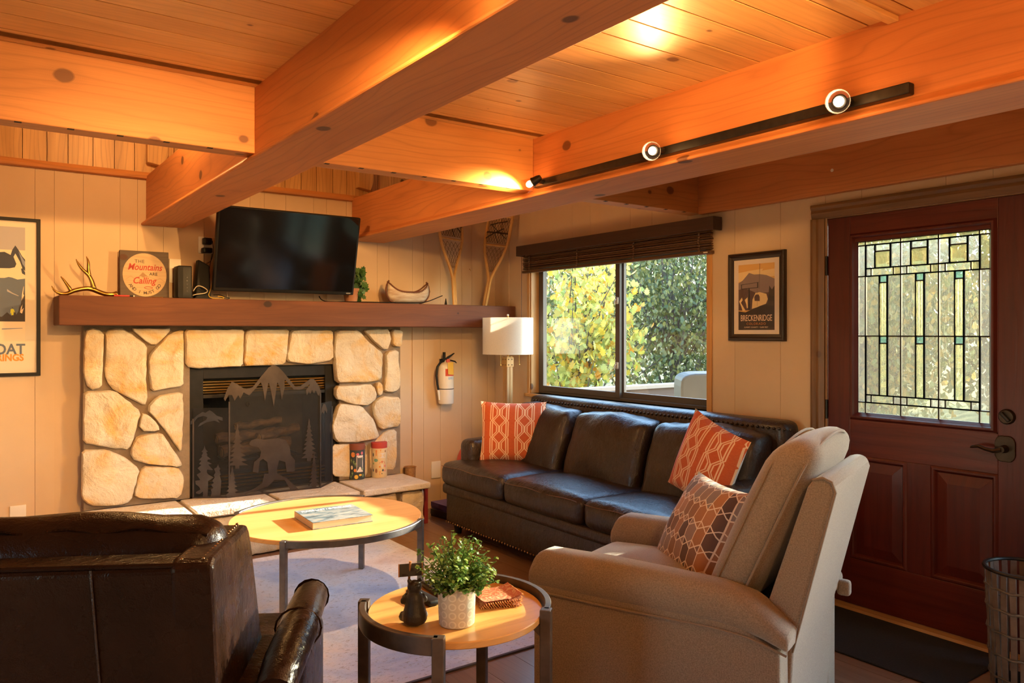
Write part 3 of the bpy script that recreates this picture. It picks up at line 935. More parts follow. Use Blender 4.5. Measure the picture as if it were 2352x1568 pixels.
gr.tube([(-2.26 - l.x, .07 - l.y, .525 - l.z), (-1.68 - l.x, .07 - l.y, .525 - l.z)], .008, 6)
for xx in (-2.2, -1.74):
    gr.tube([(xx - l.x, .07 - l.y, .478 - l.z), (xx - l.x, .07 - l.y, .53 - l.z)], .008, 6)
gr.build('grate', M['black_metal'], ins, True)
bark = pm('charred_log', (.06, .032, .016), (.22, .125, .06), 9, .9, bump=.8, bscale=22, stretch=(1, 3, 3))
LG = [((-2.24, .09, .585), (-1.76, .13, .60), .042, 'thick mottled gas log lying at the front of the grate'),
      ((-2.22, .22, .59), (-1.72, .20, .60), .045, 'dark gas log lying at the back of the grate'),
      ((-2.26, .14, .672), (-1.84, .17, .685), .036, 'pale gas log stacked across the upper left of the grate'),
      ((-1.98, .10, .668), (-1.66, .21, .70), .034, 'short gas log leaning at the right side of the grate'),
      ((-2.12, .18, .742), (-1.80, .15, .775), .026, 'thin branch laid on top of the gas logs')]
for a, b, r, lab in LG:
    a, b = Vector(a), Vector(b); c = (a + b) / 2
    n = 9
    path = [a + (b - a) * i / n + Vector((0, .01 * math.sin(i * 1.3), .008 * math.sin(i * 1.7))) - c for i in range(n + 1)]
    rad = [r * (1 + .14 * noise.noise(Vector((i * .9, r * 90, 1)))) for i in range(n + 1)]
    lg = MB().tube(path, rad, 10).build('gas_log', bark, None, True, loc=c)
    tag(lg, lab, 'log', 'gas logs in the firebox')
    MB().tube([path[0] - (b - a).normalized() * .002, path[0] + (b - a).normalized() * .001], r * .8, 10).build('cut_end', pm('cut_wood', (.42, .27, .13), rough=.85) if 'cut_wood' not in bpy.data.materials else bpy.data.materials['cut_wood'], lg)

# ---- fire screen
fs = tag(empty('fire_screen', (-1.97, -.25, HZ)), 'three-panel bronze fire screen cut with bear, fir trees and mountain peaks', 'fire screen')
C8 = lambda x, y: (400 + x / 4.6125, 820 + y / 4.6125)
FP = [(-2.472, -.112), (-2.276, -.235), (-1.668, -.275), (-1.52, -.125)]
def sil(poly, p0, p1, name, off=0.0, th=.003):
    n = Vector((p1[1] - p0[1], -(p1[0] - p0[0]), 0)).normalized()
    pts = [onV(*C8(*q), p0, p1) - fs.location + n * off for q in poly]
    lo = .002
    for p in pts: p.z = max(lo, p.z)
    return MB().prism(pts, n * th).build(name, M['rust'], fs)
def post(p, z1, name='post'):
    l = fs.location
    MB().box(p[0] - l.x - .005, p[0] - l.x + .005, p[1] - l.y - .005, p[1] - l.y + .005, .0, z1 - l.z).build(name, M['rust'], fs)
def panel(p0, p1, z1):
    l = fs.location
    e = empty  # mesh built in its own plane so the wires follow it
    dx, dy = p1[0] - p0[0], p1[1] - p0[1]; L = math.hypot(dx, dy)
    MB().add([(0, 0, .008), (L, 0, .008), (L, 0, z1 - HZ), (0, 0, z1 - HZ)], [(0, 1, 2, 3)]).build('wire_mesh', M['screen_mesh'], fs, loc=(p0[0] - l.x, p0[1] - l.y, 0), rot=(0, 0, math.atan2(dy, dx)))
    MB().box(0, L, -.004, .004, 0, .01).build('bottom_bar', M['rust'], fs, loc=(p0[0] - l.x, p0[1] - l.y, 0), rot=(0, 0, math.atan2(dy, dx)))
panel(FP[0], FP[1], .92); panel(FP[1], FP[2], 1.045); panel(FP[2], FP[3], .92)
for p, z in ((FP[0], .85), (FP[1], .96), (FP[2], .99), (FP[3], .88)): post(p, z)
sil([(175,680),(240,620),(300,580),(330,590),(375,560),(410,580),(455,620),(515,640),(515,675),(460,655),(485,695),(430,672),(340,690),(290,720),(250,740),(275,700),(340,665),(355,635),(310,622),(250,640),(210,690),(175,715)], FP[0], FP[1], 'peak_cutout')
sil([(325,935),(335,975),(358,1000),(342,1005),(355,1035),(347,1045),(392,1080),(357,1085),(352,1100),(405,1130),(362,1135),(415,1195),(352,1190),(347,1215),(362,1240),(420,1270),(385,1300),(362,1310),(360,1400),(355,1485),(308,1485),(308,1420),(270,1450),(230,1440),(235,1425),(280,1400),(265,1370),(230,1345),(225,1310),(280,1300),(240,1245),(285,1215),(250,1175),(290,1140),(265,1130),(290,1095),(262,1090),(300,1050),(290,1045),(308,1010),(290,1000),(312,975)], FP[0], FP[1], 'fir_cutout')
sil([(468,1130),(480,1165),(498,1180),(482,1195),(498,1240),(486,1250),(502,1310),(492,1485),(385,1485),(400,1430),(390,1400),(420,1385),(395,1350),(425,1330),(405,1310),(435,1270),(420,1250),(440,1220),(425,1180),(455,1165)], FP[0], FP[1], 'fir_cutout', .002)
sil([(525,440),(560,340),(610,258),(650,275),(720,320),(760,340),(830,318),(900,230),(1000,110),(1050,78),(1100,100),(1150,150),(1280,310),(1330,310),(1440,230),(1480,232),(1530,300),(1555,370),(1552,418),(1520,400),(1500,350),(1480,385),(1462,345),(1440,390),(1425,360),(1405,405),(1395,350),(1440,285),(1340,345),(1270,345),(1170,235),(1168,330),(1140,450),(1120,325),(1092,262),(1055,522),(1022,345),(1000,262),(960,462),(940,335),(918,262),(850,345),(795,405),(735,372),(700,442),(680,400),(640,462),(612,400),(575,402),(540,465)], FP[1], FP[2], 'peak_cutout')
sil([(795,905),(815,880),(870,862),(960,872),(1100,855),(1180,880),(1222,950),(1235,1040),(1280,1090),(1275,1210),(1190,1215),(1175,1110),(1110,1090),(1085,1200),(1095,1235),(1000,1240),(985,1110),(940,1075),(905,1100),(890,1225),(830,1215),(845,1110),(905,1060),(920,1000),(885,950),(830,945),(795,925)], FP[1], FP[2], 'bear_cutout', .002)
sil([(560,1488),(565,1440),(700,1445),(850,1390),(930,1330),(955,1232),(1090,1232),(1190,1280),(1310,1392),(1230,1400),(1170,1300),(1060,1300),(990,1370),(860,1410),(700,1472)], FP[1], FP[2], 'ground_cutout', .002)
def fir(cx, yb, ya, w, n):
    Rr, Ll = [], []
    for i in range(n):
        t0, t1 = (i + .25) / n, (i + 1) / n
        ww = w * (i + 1) / n
        Rr += [(cx + ww * .35, ya + (yb - ya) * t0 * .92), (cx + ww, ya + (yb - ya) * t1 * .92)]
        Ll += [(cx - ww * .35, ya + (yb - ya) * t0 * .92), (cx - ww * .92, ya + (yb - ya) * (t1 * .92 + .015))]
    return [(cx, ya)] + Rr + [(cx + 22, ya + (yb - ya) * .93), (cx + 22, yb), (cx - 22, yb), (cx - 22, ya + (yb - ya) * .93)] + Ll[::-1]
sil(fir(668, 1180, 700, 118, 9), FP[1], FP[2], 'fir_cutout')
sil(fir(612, 1486, 1150, 78, 7), FP[1], FP[2], 'fir_cutout', .0035)
sil(fir(1428, 1100, 645, 92, 9), FP[1], FP[2], 'fir_cutout')
sil(fir(1478, 1386, 1010, 66, 8), FP[1], FP[2], 'fir_cutout', .0035)
sil([(1548,620),(1560,540),(1580,490),(1600,500),(1618,560),(1612,600),(1595,560),(1580,600),(1568,580)], FP[2], FP[3], 'peak_cutout')
m = MB(); rr = onV(*C8(780, 495), FP[1], FP[2]) - fs.location
m.tube([(rr.x + .011 * math.cos(a * PI / 8), rr.y - .012, rr.z + .013 * math.sin(a * PI / 8)) for a in range(17)], .0018, 6, False)
m.build('pull_ring', M['rust'], fs, True)

# ---- mantel shelf
MZ0, MZ1 = 1.456, 1.63
mo = MB().prism([(-3.25, -.0005, MZ0), (-3.25, -.30, MZ0), (-3.25, -.302, MZ1), (-3.25, -.0005, MZ1)], (3.247, 0, 0)).build('mantel_shelf', M['mantel'], bevel=.006)
tag(mo, 'long dark brown timber mantel shelf across the fireplace wall', 'mantel')

# ================================================================== ON THE MANTEL AND BACK WALL
# ---- television
tv = tag(empty('television', (-1.895, -.25, 1.685), rot=(.233, 0, 0)), 'large black flat-screen television tilted forward above the mantel', 'television')
MB().rbox((0, .022, .275), (.975, .044, .555), .008, 4).build('casing', M['black_plastic'], tv, True)
MB().box(-.473, .473, -.003, .0, .022, .545).build('screen', pm('tv_screen', (.004, .004, .005), rough=.09, spec=.6), tv)
MB().box(-.2, .2, .044, .10, .12, .42).build('back_cover', M['black_plastic'], tv, bevel=.01)
MB().box(-.05, .05, .10, .19, .22, .34).build('wall_mount', M['black_metal'], tv)
text('VIZIO', .013, pm('logo_grey', (.7, .7, .7), rough=.4), tv, (.445, -.001, .006), align='CENTER', space=1.05)

# ---- gold antler
an = tag(empty('antler', onZ(205, 680, MZ1)), 'gold painted deer antler lying at the left end of the mantel', 'antler')
AY = an.location.y + .03
def ap(x, y, dy=0):
    p = onY(110 + x / 12.06, 570 + y / 12.06, AY + dy) - an.location
    return p
def tine(pts, rad):
    P = [ap(*q) for q in pts]
    Q = [p for p in P]
    return Q, rad
ant = MB()
for pts, rad in (
    ([(105,1030),(150,1130),(250,1220),(400,1262),(560,1240),(680,1170),(850,1130),(1050,1095),(1200,1110),(1350,1170),(1500,1235),(1650,1270),(1800,1275),(1920,1250)], [.002,.005,.008,.010,.0115,.0125,.013,.0135,.0145,.0145,.014,.0135,.0145,.018]),
    ([(360,770),(430,850),(520,980),(600,1090),(640,1180)], [.003,.006,.008,.0105,.010]),
    ([(1270,1110),(1240,960),(1190,830),(1120,710),(1000,620),(900,510),(830,400),(778,290)], [.016,.013,.0115,.011,.0095,.008,.006,.002]),
    ([(1150,760),(1130,640),(1120,520),(1125,420),(1110,310),(1065,215)], [.0115,.010,.0085,.008,.006,.002])):
    P, R2 = tine(pts, rad)
    # smooth the path
    fine, fr = [], []
    for i in range(len(P) - 1):
        for j in range(3):
            tt = j / 3
            fine.append(P[i].lerp(P[i + 1], tt)); fr.append(R2[i] + (R2[i + 1] - R2[i]) * tt)
    fine.append(P[-1]); fr.append(R2[-1])
    for _ in range(3):
        fine = [fine[0]] + [(fine[i - 1] + fine[i] * 2 + fine[i + 1]) / 4 for i in range(1, len(fine) - 1)] + [fine[-1]]
    ant.tube(fine, [max(.0015, r) for r in fr], 8)
ao = ant.build('antler_branch', M['gold'], an, 2)
zl = min(v.co.z for v in ao.data.vertices); ao.location.z = -zl
# ---- mountains sign
sg = tag(empty('wall_sign', (-2.757, -.10, MZ1), rot=(-.07, 0, 0)), 'square wooden block sign lettered about mountains calling, standing on the mantel', 'sign')
SW = .285
MB().box(-SW / 2, SW / 2, 0, .035, 0, .302).build('block', wood('sign_board', (.075, .05, .035), (.13, .09, .065), 'X', .2, .7, 10), sg, bevel=.002)
MB().add([(.128 * math.cos(2 * PI * i / 48), -.0008, .150 + .138 * math.sin(2 * PI * i / 48)) for i in range(48)], [tuple(range(48))]).build('disc_print', wood('sign_disc', (.52, .36, .20), (.62, .44, .26), 'X', 0, .7, 6), sg)
ink = pm('sign_ink', (.09, .06, .045), rough=.7); redink = pm('sign_red', (.42, .045, .03), rough=.7); paleink = pm('sign_brown', (.36, .21, .11), rough=.8)
text('THE', .030, ink, sg, (-.030, -.0014, .225), space=1.1)
text('Mountains', .058, redink, sg, (.0, -.0018, .180), shear=.3, xs=.82, offset=.0008)
text('ARE', .026, ink, sg, (.050, -.0014, .148), space=1.05, offset=.0006)
text('Calling', .058, redink, sg, (-.006, -.0018, .094), shear=.3, xs=.85, offset=.0008)
for i, ch in enumerate('AND I MUST GO'):
    if ch == ' ': continue
    a = math.radians(-90 + (i - 6) * 9.0)
    text(ch, .027, ink, sg, (.112 * math.cos(a), -.0014, .150 + .124 * math.sin(a)), (0, -(a + PI / 2), 0), offset=.0004)
def flat(pts, mat, parent, name, y=-.0012): return MB().add([(p[0], y, p[1]) for p in pts], [tuple(range(len(pts)))]).build(name, mat, parent)
flat([(-.045, .128), (-.012, .166), (.022, .136), (.004, .141), (-.010, .132), (-.025, .142)], paleink, sg, 'peak_print')
lns = MB()
for a, b in (((-.11, .118), (-.082, .140)), ((-.082, .140), (-.055, .118)), ((.022, .14), (.075, .118)), ((.06, .112), (.088, .130)), ((.088, .130), (.118, .108)), ((-.125, .190), (-.09, .188)), ((-.126, .112), (.126, .106)), ((-.08, .052), (.085, .05))):
    lns.tube([(a[0], -.001, a[1]), (b[0], -.001, b[1])], .0009, 4)
lns.build('line_print', paleink, sg)
lp2 = MB().tube([(.02 + .024 * math.cos(i * PI / 8), -.0015, .068 + .007 * math.sin(i * PI / 8)) for i in range(17)], .0016, 5, False); lp2.build('flourish', redink, sg)
# ---- pen, keys on the mantel edge
pe = MB().tube([(-.055, 0, 0), (.03, 0, 0)], .006, 10).build('pen', pm('red_plastic', (.45, .02, .02), rough=.4), None, True, loc=onY(285, 682, -.24) * 1); pe.location.z = MZ1 + .006
tag(pe, 'red pen lying on the mantel in front of the sign', 'pen')
MB().tube([(.03, 0, 0), (.05, 0, 0)], .0065, 10).build('pen_cap', M['black_plastic'], pe, True)
MB().tube([(.05, 0, 0), (.058, 0, 0)], .005, 10).build('pen_tip', M['white_plastic'], pe, True)
ke = MB().tube([(-.03 + .008 * math.cos(a * PI / 6), .008 * math.sin(a * PI / 6), 0) for a in range(13)], .002, 5, False).tube([(-.02, 0, 0), (.03, .004, 0)], .002, 5).build('key', M['brass'], None, True, loc=(onY(362, 684, -.24).x, -.25, MZ1 + .003))
tag(ke, 'small brass key lying on the mantel below the sign', 'key')
# ---- modem and router
md = tag(empty('modem', (-2.537, -.15, MZ1)), 'upright black modem box beside the block sign', 'modem')
MB().rbox((0, .03, .107), (.085, .13, .212), .008, 4).build('case', M['black_plastic'], md, True)
m = MB()
for i in range(5): m.ball((.012, -.036, .05 + i * .022), .0028, (1, .5, 1), 6, 4)
m.build('indicator_lights', pm('led_grey', (.25, .27, .3), rough=.3), md)
MB().box(-.0435, -.012, -.037, -.0345, .01, .204).build('front_strip', M['black_matte'], md)
ro = tag(empty('router', (-2.42, -.11, MZ1)), 'black wedge-shaped router standing left of the television', 'router')
MB().prism([(-.045, -.03, 0), (.055, -.03, 0), (.045, -.03, .225), (-.025, -.03, .262)], (0, .07, 0)).build('case', M['black_matte'], ro, bevel=.008)
MB().box(-.05, .06, -.04, .05, 0, .012).build('foot', M['black_plastic'], ro, bevel=.003)
# ---- outlet with two adapters, blank plate, other outlet plates
def plate(px0, py0, px1, py1, name, label, cat='outlet', y=-.006):
    a, b = onY(px0, py0), onY(px1, py1)
    e = tag(empty(name, ((a.x + b.x) / 2, -.001, (a.z + b.z) / 2)), label, cat, 'wall plates')
    w, h = abs(b.x - a.x), abs(a.z - b.z)
    MB().rbox((0, -.004, 0), (w, .008, h), .003, 2).build('cover_plate', M['white_plastic'], e, True)
    return e
ou = plate(455, 543, 498, 584, 'wall_outlet', 'double wall outlet with two black adapters beside the television')
for (px, py, w, h) in ((476, 554, .055, .045), (475, 575, .065, .035)):
    c = onY(px, py, -.04) - ou.location
    MB().rbox(c, (w, .05, h), .008, 3).build('power_adapter', M['black_plastic'], ou, True)
p0 = onY(488, 560, -.04) - ou.location
def wire(name, pxs, r, mat, parent, label=None):
    P = [onY(*q) for q in pxs]
    fine = []
    for i in range(len(P) - 1):
        for j in range(4): fine.append(P[i].lerp(P[i + 1], j / 4))
    fine.append(P[-1])
    for _ in range(4):
        fine = [fine[0]] + [(fine[i - 1] + fine[i] * 2 + fine[i + 1]) / 4 for i in range(1, len(fine) - 1)] + [fine[-1]]
    org = fine[0] if parent is None else parent.location
    o = MB().tube([p - org for p in fine], r, 6).build(name, mat, parent, True)
    if parent is None:
        o.location = org; tag(o, label, 'cable')
    return o
wire('adapter_cord', [(487, 582, -.05), (484, 600, -.05), (480, 620, -.05), (483, 635, -.05), (478, 655, -.06)], .0022, M['black_plastic'], ou)
wire('adapter_cord', [(488, 553, -.04), (491, 575, -.04), (486, 600, -.05), (474, 605, -.07)], .0022, M['black_plastic'], ou)
for nm, a, lab in (('wall_plate', (388, 594, 415, 650), 'blank white wall plate half hidden behind the block sign'), ('wall_plate', (22, 1162, 60, 1196), 'white outlet plate low on the wall behind the leather armchair'), ('wall_plate', (990, 1060, 1011, 1096), 'white outlet plate low on the wall at left of the sofa')):
    plate(*a, nm, lab, 'wall plate')
yel = pm('yellow_cable', (.62, .40, .05), rough=.5); whc = pm('white_cable', (.66, .58, .44), rough=.5)
zpx = 687
wire('network_cable', [(487, 650, -.16), (482, 670, -.17), (478, 678, -.18), (484, 684, -.19), (500, 686.5, -.2), (512, 686.5, -.2), (516, 682, -.2), (500, 680, -.2)], .003, yel, None, 'yellow network cable coiled under the left corner of the television')
wire('network_cable', [(444, 668, -.17), (452, 655, -.18), (466, 658, -.19), (480, 668, -.19), (470, 674, -.19), (452, 675, -.19), (443, 678, -.18)], .003, whc, None, 'white network cable looping in front of the router')
wire('power_cable', [(490, 677, -.16), (505, 676, -.16), (518, 683, -.17), (530, 684, -.16), (522, 687, -.15), (505, 682, -.15)], .0025, M['black_plastic'], None, 'tangle of thin black cable under the television')
wire('antenna_cable', [(521, 671, -.14), (523, 680, -.14), (522, 687, -.15)], .002, whc, None, 'short white cable hanging below the television left of its middle')
# ---- long black power cord along the mantel to the right
wire('extension_cord', [(733, 680, -.12), (737, 688, -.14), (750, 693.5, -.16), (790, 693, -.215), (850, 693.5, -.235), (920, 695.5, -.245), (965, 696, -.235), (985, 692, -.2), (1010, 681, -.14), (1016, 679, -.13)], .004, M['black_plastic'], None, 'black power cord running along the mantel under the canoe')
pl = onY(1024, 697, -.14); pl.z = MZ1
plg = tag(MB().lathe([(.010, 0), (.0105, .012), (.006, .035), (.003, .055)], 10).build('power_plug', M['black_plastic'], None, True, loc=pl), 'small black plug standing on the mantel left of the snowshoes', 'plug')
# ---- ivy pot
iv = tag(empty('potted_ivy', (onY(806, 690, -.125).x, -.125, MZ1)), 'trailing ivy in a small terracotta pot at the right edge of the television', 'plant')
terra = pm('terracotta', (.33, .135, .065), (.42, .19, .10), 12, .75)
MB().lathe([(.0, 0), (.042, 0), (.058, .085), (.064, .085), (.066, .108), (.058, .108), (.054, .09), (0, .088)], 20).build('pot', terra, iv, True)
def ivy_leaf(s):
    p = [(0, 0), (.35, .12), (.5, .5), (.22, .48), (.12, 1.0), (0, .7), (-.12, 1.0), (-.22, .48), (-.5, .5), (-.35, .12)]
    p = [(0, 0), (.30, -.10), (.5, .12), (.32, .35), (.42, .62), (.14, .6), (0, 1.0), (-.14, .6), (-.42, .62), (-.32, .35), (-.5, .12), (-.30, -.10)]
    return [(a * s, b * s) for a, b in p]
ivm = leaf_mat('ivy_leaf', (.03, .09, .025), (.06, .16, .04), (.12, .24, .07), .3)
lf = MB(); st = MB()
for i in range(17):
    a = rnd.uniform(-.5, 1.6); L = rnd.uniform(.06, .12)
    droop = i > 6
    base = Vector((0, 0, .1)); tip = Vector((math.cos(a) * L * .8 + .03, math.sin(a) * L * .5 * -1 if not droop else rnd.uniform(-.06, .02), rnd.uniform(.16, .25)))
    if droop: tip = Vector((rnd.uniform(.04, .115), rnd.uniform(-.07, .02), rnd.uniform(.02, .14)))
    mid = base.lerp(tip, .5) + Vector((.02, 0, .05))
    st.tube([base, mid, tip], .0018, 5)
    for q in (0.3, .45, .6, .72, .86, 1.0):
        c = (base.lerp(mid, q * 2) if q < .5 else mid.lerp(tip, q * 2 - 1)) + Vector((rnd.uniform(-.012, .012), rnd.uniform(-.016, .01), rnd.uniform(-.012, .012)))
        R3 = Matrix.Rotation(rnd.uniform(0, 2 * PI), 3, 'Y') @ Matrix.Rotation(rnd.uniform(-.7, .7), 3, 'X') @ Matrix.Rotation(rnd.uniform(-.6, .6), 3, 'Z')
        pts = [c + R3 @ Vector((u, 0, v)) for u, v in ivy_leaf(rnd.uniform(.036, .05))]
        lf.add(pts, [tuple(range(len(pts)))])
st.build('stems', ivm, iv, True); lf.build('leaves', ivm, iv, kind='stuff')
# ---- birch-bark canoe
cn = tag(empty('toy_canoe', (-.925, -.17, MZ1 + .004)), 'miniature birch-bark canoe with upturned ends on the mantel', 'canoe')
birch = pm('birch_bark', (.62, .55, .47), (.40, .28, .20), 16, .8, bump=.3, bscale=60, stretch=(.5, 1, 2.6))
twig = pm('twig_brown', (.10, .035, .018), (.16, .06, .03), 40, .8)
n = 24; rim_f, rim_b, keel = [], [], []
for i in range(n + 1):
    u = -1 + 2 * i / n
    xe = .172 * u * (1 - .06 * (abs(u) ** 6))
    top = .088 + .075 * abs(u) ** 3.2
    keelz = .004 + .075 * max(0, abs(u) - .72) ** 1.6 * 6
    hw = .045 * math.sqrt(max(0, 1 - abs(u) ** 2.4)) + .001
    xo = .172 * math.copysign(min(1.0, abs(u)), u)
    rim_f.append(Vector((xo, -hw, top))); rim_b.append(Vector((xo, hw, top)))
    keel.append(Vector((xo * (1.0 if abs(u) < .8 else 1 + .25 * (abs(u) - .8)), 0, min(keelz, top - .004))))
vs = []; fsx = []
for i in range(n + 1):
    for k in range(9):
        q = k / 8
        a = rim_f[i].lerp(keel[i], min(1, q * 2)) if q <= .5 else keel[i].lerp(rim_b[i], q * 2 - 1)
        bul = math.sin(min(1, (q if q <= .5 else 1 - q) * 2) * PI) * .012
        a = a + Vector((0, -bul if q < .5 else bul if q > .5 else 0, 0))
        vs.append(a)
for i in range(n):
    for k in range(8): fsx.append((i * 9 + k, i * 9 + k + 1, (i + 1) * 9 + k + 1, (i + 1) * 9 + k))
hull = MB().add(vs, fsx).build('hull', birch, cn, 2)
mod = hull.modifiers.new('thick', 'SOLIDIFY'); mod.thickness = .003
MB().tube(rim_f, .006, 6).build('rim', twig, cn, 2); MB().tube(rim_b, .006, 6).build('rim', twig, cn, 2)
for sgn in (-1, 1):
    ee = [p for p in keel if p.x * sgn > .172 * .66]
    ee = sorted(ee, key=lambda p: abs(p.x)) + [rim_f[n if sgn > 0 else 0] + Vector((0, 0, .004))]
    # bowed end post
    ee = [Vector((sgn * .10, 0, .004)), Vector((sgn * .15, 0, .02)), Vector((sgn * .178, 0, .06)), Vector((sgn * .186, 0, .10)), Vector((sgn * .178, 0, .138)), Vector((sgn * .160, 0, .172))]
    MB().tube(ee, .0075, 6).build('end_post', twig, cn, 2)
st = MB()
for i in range(2, n - 1, 1):
    st.tube([rim_f[i] + Vector((0, -.003, .004)), rim_f[i] + Vector((.004, -.004, -.010))], .0016, 4)
st.build('stitching', twig, cn)

# ---- snowshoes
ash = wood('ash_wood', (.60, .33, .10), (.74, .45, .16), 'Z', 0, .4, 20)
rawhide = pm('rawhide', (.22, .13, .06), (.32, .20, .10), 30, .6)
strap_m = pm('dark_strap', (.055, .032, .02), rough=.6)
def snowshoe(name, label, base, head, width, roll):
    """base, head: foot of the tail and tip of the toe"""
    base, head = Vector(base), Vector(head)
    up = (head - base); L = up.length; up.normalize()
    nrm = Vector((math.sin(roll), -math.cos(roll), 0)); nrm = (nrm - up * nrm.dot(up)).normalized()
    side = up.cross(nrm)
    root = tag(empty(name, base), label, 'snowshoe', 'snowshoes')
    def hw(t):
        if t < .20: return .009
        if t < .55: q = (t - .20) / .35; return .009 + (width - .009) * (q * q * (3 - 2 * q)) ** .8
        if t < .8: return width
        q = (t - .8) / .2; return width * math.sqrt(max(0, 1 - q * q * .98))
    P = lambda t, u, d=0: up * (t * L) + side * u + nrm * d
    for s_ in (-1, 1):
        MB().tube([P(t / 40, s_ * hw(t / 40)) for t in range(41)], .0125, 8).build('frame_rail', ash, root, True)
    for t in (.50, .74): MB().tube([P(t, -hw(t)), P(t, hw(t))], .011, 6, flat=.6).build('crossbar', ash, root, True)
    lace = MB()
    rows = [.27, .30, .33, .36, .39, .42, .445, .47]
    def lattice(t0, t1, nr, nc):
        for i in range(nr):
            a, b = t0 + (t1 - t0) * i / nr, t0 + (t1 - t0) * (i + 1) / nr
            for k in range(nc):
                u0 = -1 + 2 * (k + (.5 if i % 2 else 0)) / nc
                for du in (-1 / nc, 1 / nc):
                    u1 = u0 + du
                    if abs(u0) <= 1.001 and abs(u1) <= 1.001:
                        lace.tube([P(a, u0 * hw(a), .002), P(b, u1 * hw(b), -.002)], .0024, 4, False)
            lace.tube([P(a, -hw(a)), P(a, hw(a))], .0014, 4, False)
    lattice(.28, .48, 7, 5); lattice(.52, .73, 9, 9); lattice(.76, .96, 7, 8)
    lace.build('rawhide_lacing', rawhide, root, kind='stuff')
    wr_ = MB()
    for i in range(9):
        t = .52 + i * .025
        for s_ in (-1, 1): wr_.tube([P(t, s_ * hw(t)), P(t + .006, s_ * hw(t + .006))], .0122, 8)
    wr_.build('rail_wrapping', rawhide, root, True, kind='stuff')
    sm = MB()
    for (t0, u0, t1, u1) in ((.55, -.9, .64, .5), (.56, .8, .66, -.6), (.60, -.9, .60, .9), (.66, -.7, .70, .7), (.62, -.3, .52, .2)):
        a, b = P(t0, u0 * hw(t0), .012), P(t1, u1 * hw(t1), .014)
        sm.tube([a, a.lerp(b, .5) + nrm * .012, b], .009, 6, flat=.35)
    sm.build('binding_strap', strap_m, root, True)
    return root
b1 = onY(1045, 697, -.20); b1.z = MZ1 + .001
snowshoe('snowshoe', 'wooden snowshoe leaning on the wall behind the canoe, laced with rawhide', b1, (-.49, -.035, 2.70), .115, .12)
b2 = onY(1113, 699, -.21); b2.z = MZ1 + .001
snowshoe('snowshoe', 'wooden snowshoe tilted into the room corner beside the window', b2, (-.075, -.28, 2.62), .105, -1.05)
# nail hook on the wall
hk = onY(1078, 618, -.004)
tag(MB().tube([(0, 0, 0), (0, -.014, 0), (.003, -.018, -.012), (.006, -.014, -.014)], .0022, 6).build('wall_hook', M['brass'], None, True, loc=(hk.x, -.001, hk.z)), 'tiny brass hook on the wall between the snowshoes', 'hook')

# ---- fire extinguisher
fe = tag(empty('fire_extinguisher', (-.53, -.075, .842)), 'white fire extinguisher with yellow tag hung on the wall by the hearth', 'fire extinguisher')
whp = pm('white_enamel', (.78, .72, .64), rough=.22)
MB().lathe([(0, 0), (.058, .002), (.062, .01), (.062, .285), (.056, .31), (.035, .328), (.018, .335), (.018, .352), (0, .352)], 28).build('cylinder', whp, fe, True)
MB().tube([(-.018, 0, .345), (-.018, 0, .415)], .012, 10).build('valve_body', M['black_plastic'], fe, True)
MB().prism([(-.012, -.008, .36), (.012, -.008, .378), (.075, -.008, .408), (.077, -.008, .402), (.02, -.008, .362), (.014, -.008, .35)], (0, .016, 0)).build('squeeze_lever', M['black_plastic'], fe, bevel=.002)
MB().tube([(.0, 0, .352), (.05, 0, .346), (.085, 0, .338), (.098, 0, .326)], [.006, .006, .006, .004], 6).build('carry_handle', M['black_plastic'], fe, True)
g = MB().tube([(.004, -.018, .345), (.004, -.03, .345)], .017, 16).build('pressure_gauge', pm('gauge_red', (.6, .09, .06), rough=.4), fe, True)
MB().tube([(-.02, 0, .345), (-.05, -.005, .34), (-.085, -.01, .30), (-.097, -.012, .23), (-.088, -.012, .16), (-.078, -.012, .115)], .0095, 8).build('hose', M['black_plastic'], fe, True)
MB().tube([(-.078, -.012, .115), (-.070, -.012, .035)], [.011, .007], 8).build('nozzle', whp, fe, True)
MB().lathe([(.0630, .118), (.0634, .118), (.0634, .124), (.0630, .124)], 28).build('retaining_strap', M['black_plastic'], fe)
def curved_label(z0, z1, a0, a1, r, mat, name):
    vs = []; n = 10
    for i in range(n + 1):
        a = a0 + (a1 - a0) * i / n
        vs += [(r * math.cos(a), r * math.sin(a), z0), (r * math.cos(a), r * math.sin(a), z1)]
    return MB().add(vs, [(2 * i, 2 * i + 2, 2 * i + 3, 2 * i + 1) for i in range(n)]).build(name, mat, fe, True)
curved_label(.225, .283, math.radians(-125), math.radians(-38), .0626, pm('label_red', (.62, .07, .035), rough=.4), 'red_label')
curved_label(.197, .218, math.radians(-105), math.radians(-50), .0626, pm('label_blue', (.62, .64, .66), (.35, .45, .6), 90, .5), 'small_print')
MB().add([(-.024, -.066, .335), (.028, -.066, .335), (.028, -.072, .235), (-.024, -.074, .24)], [(0, 1, 2, 3)]).build('inspection_tag', pm('tag_yellow', (.70, .45, .05), rough=.6), fe)
MB().box(-.02, .02, .055, .072, .26, .36).build('wall_bracket', M['black_metal'], fe)

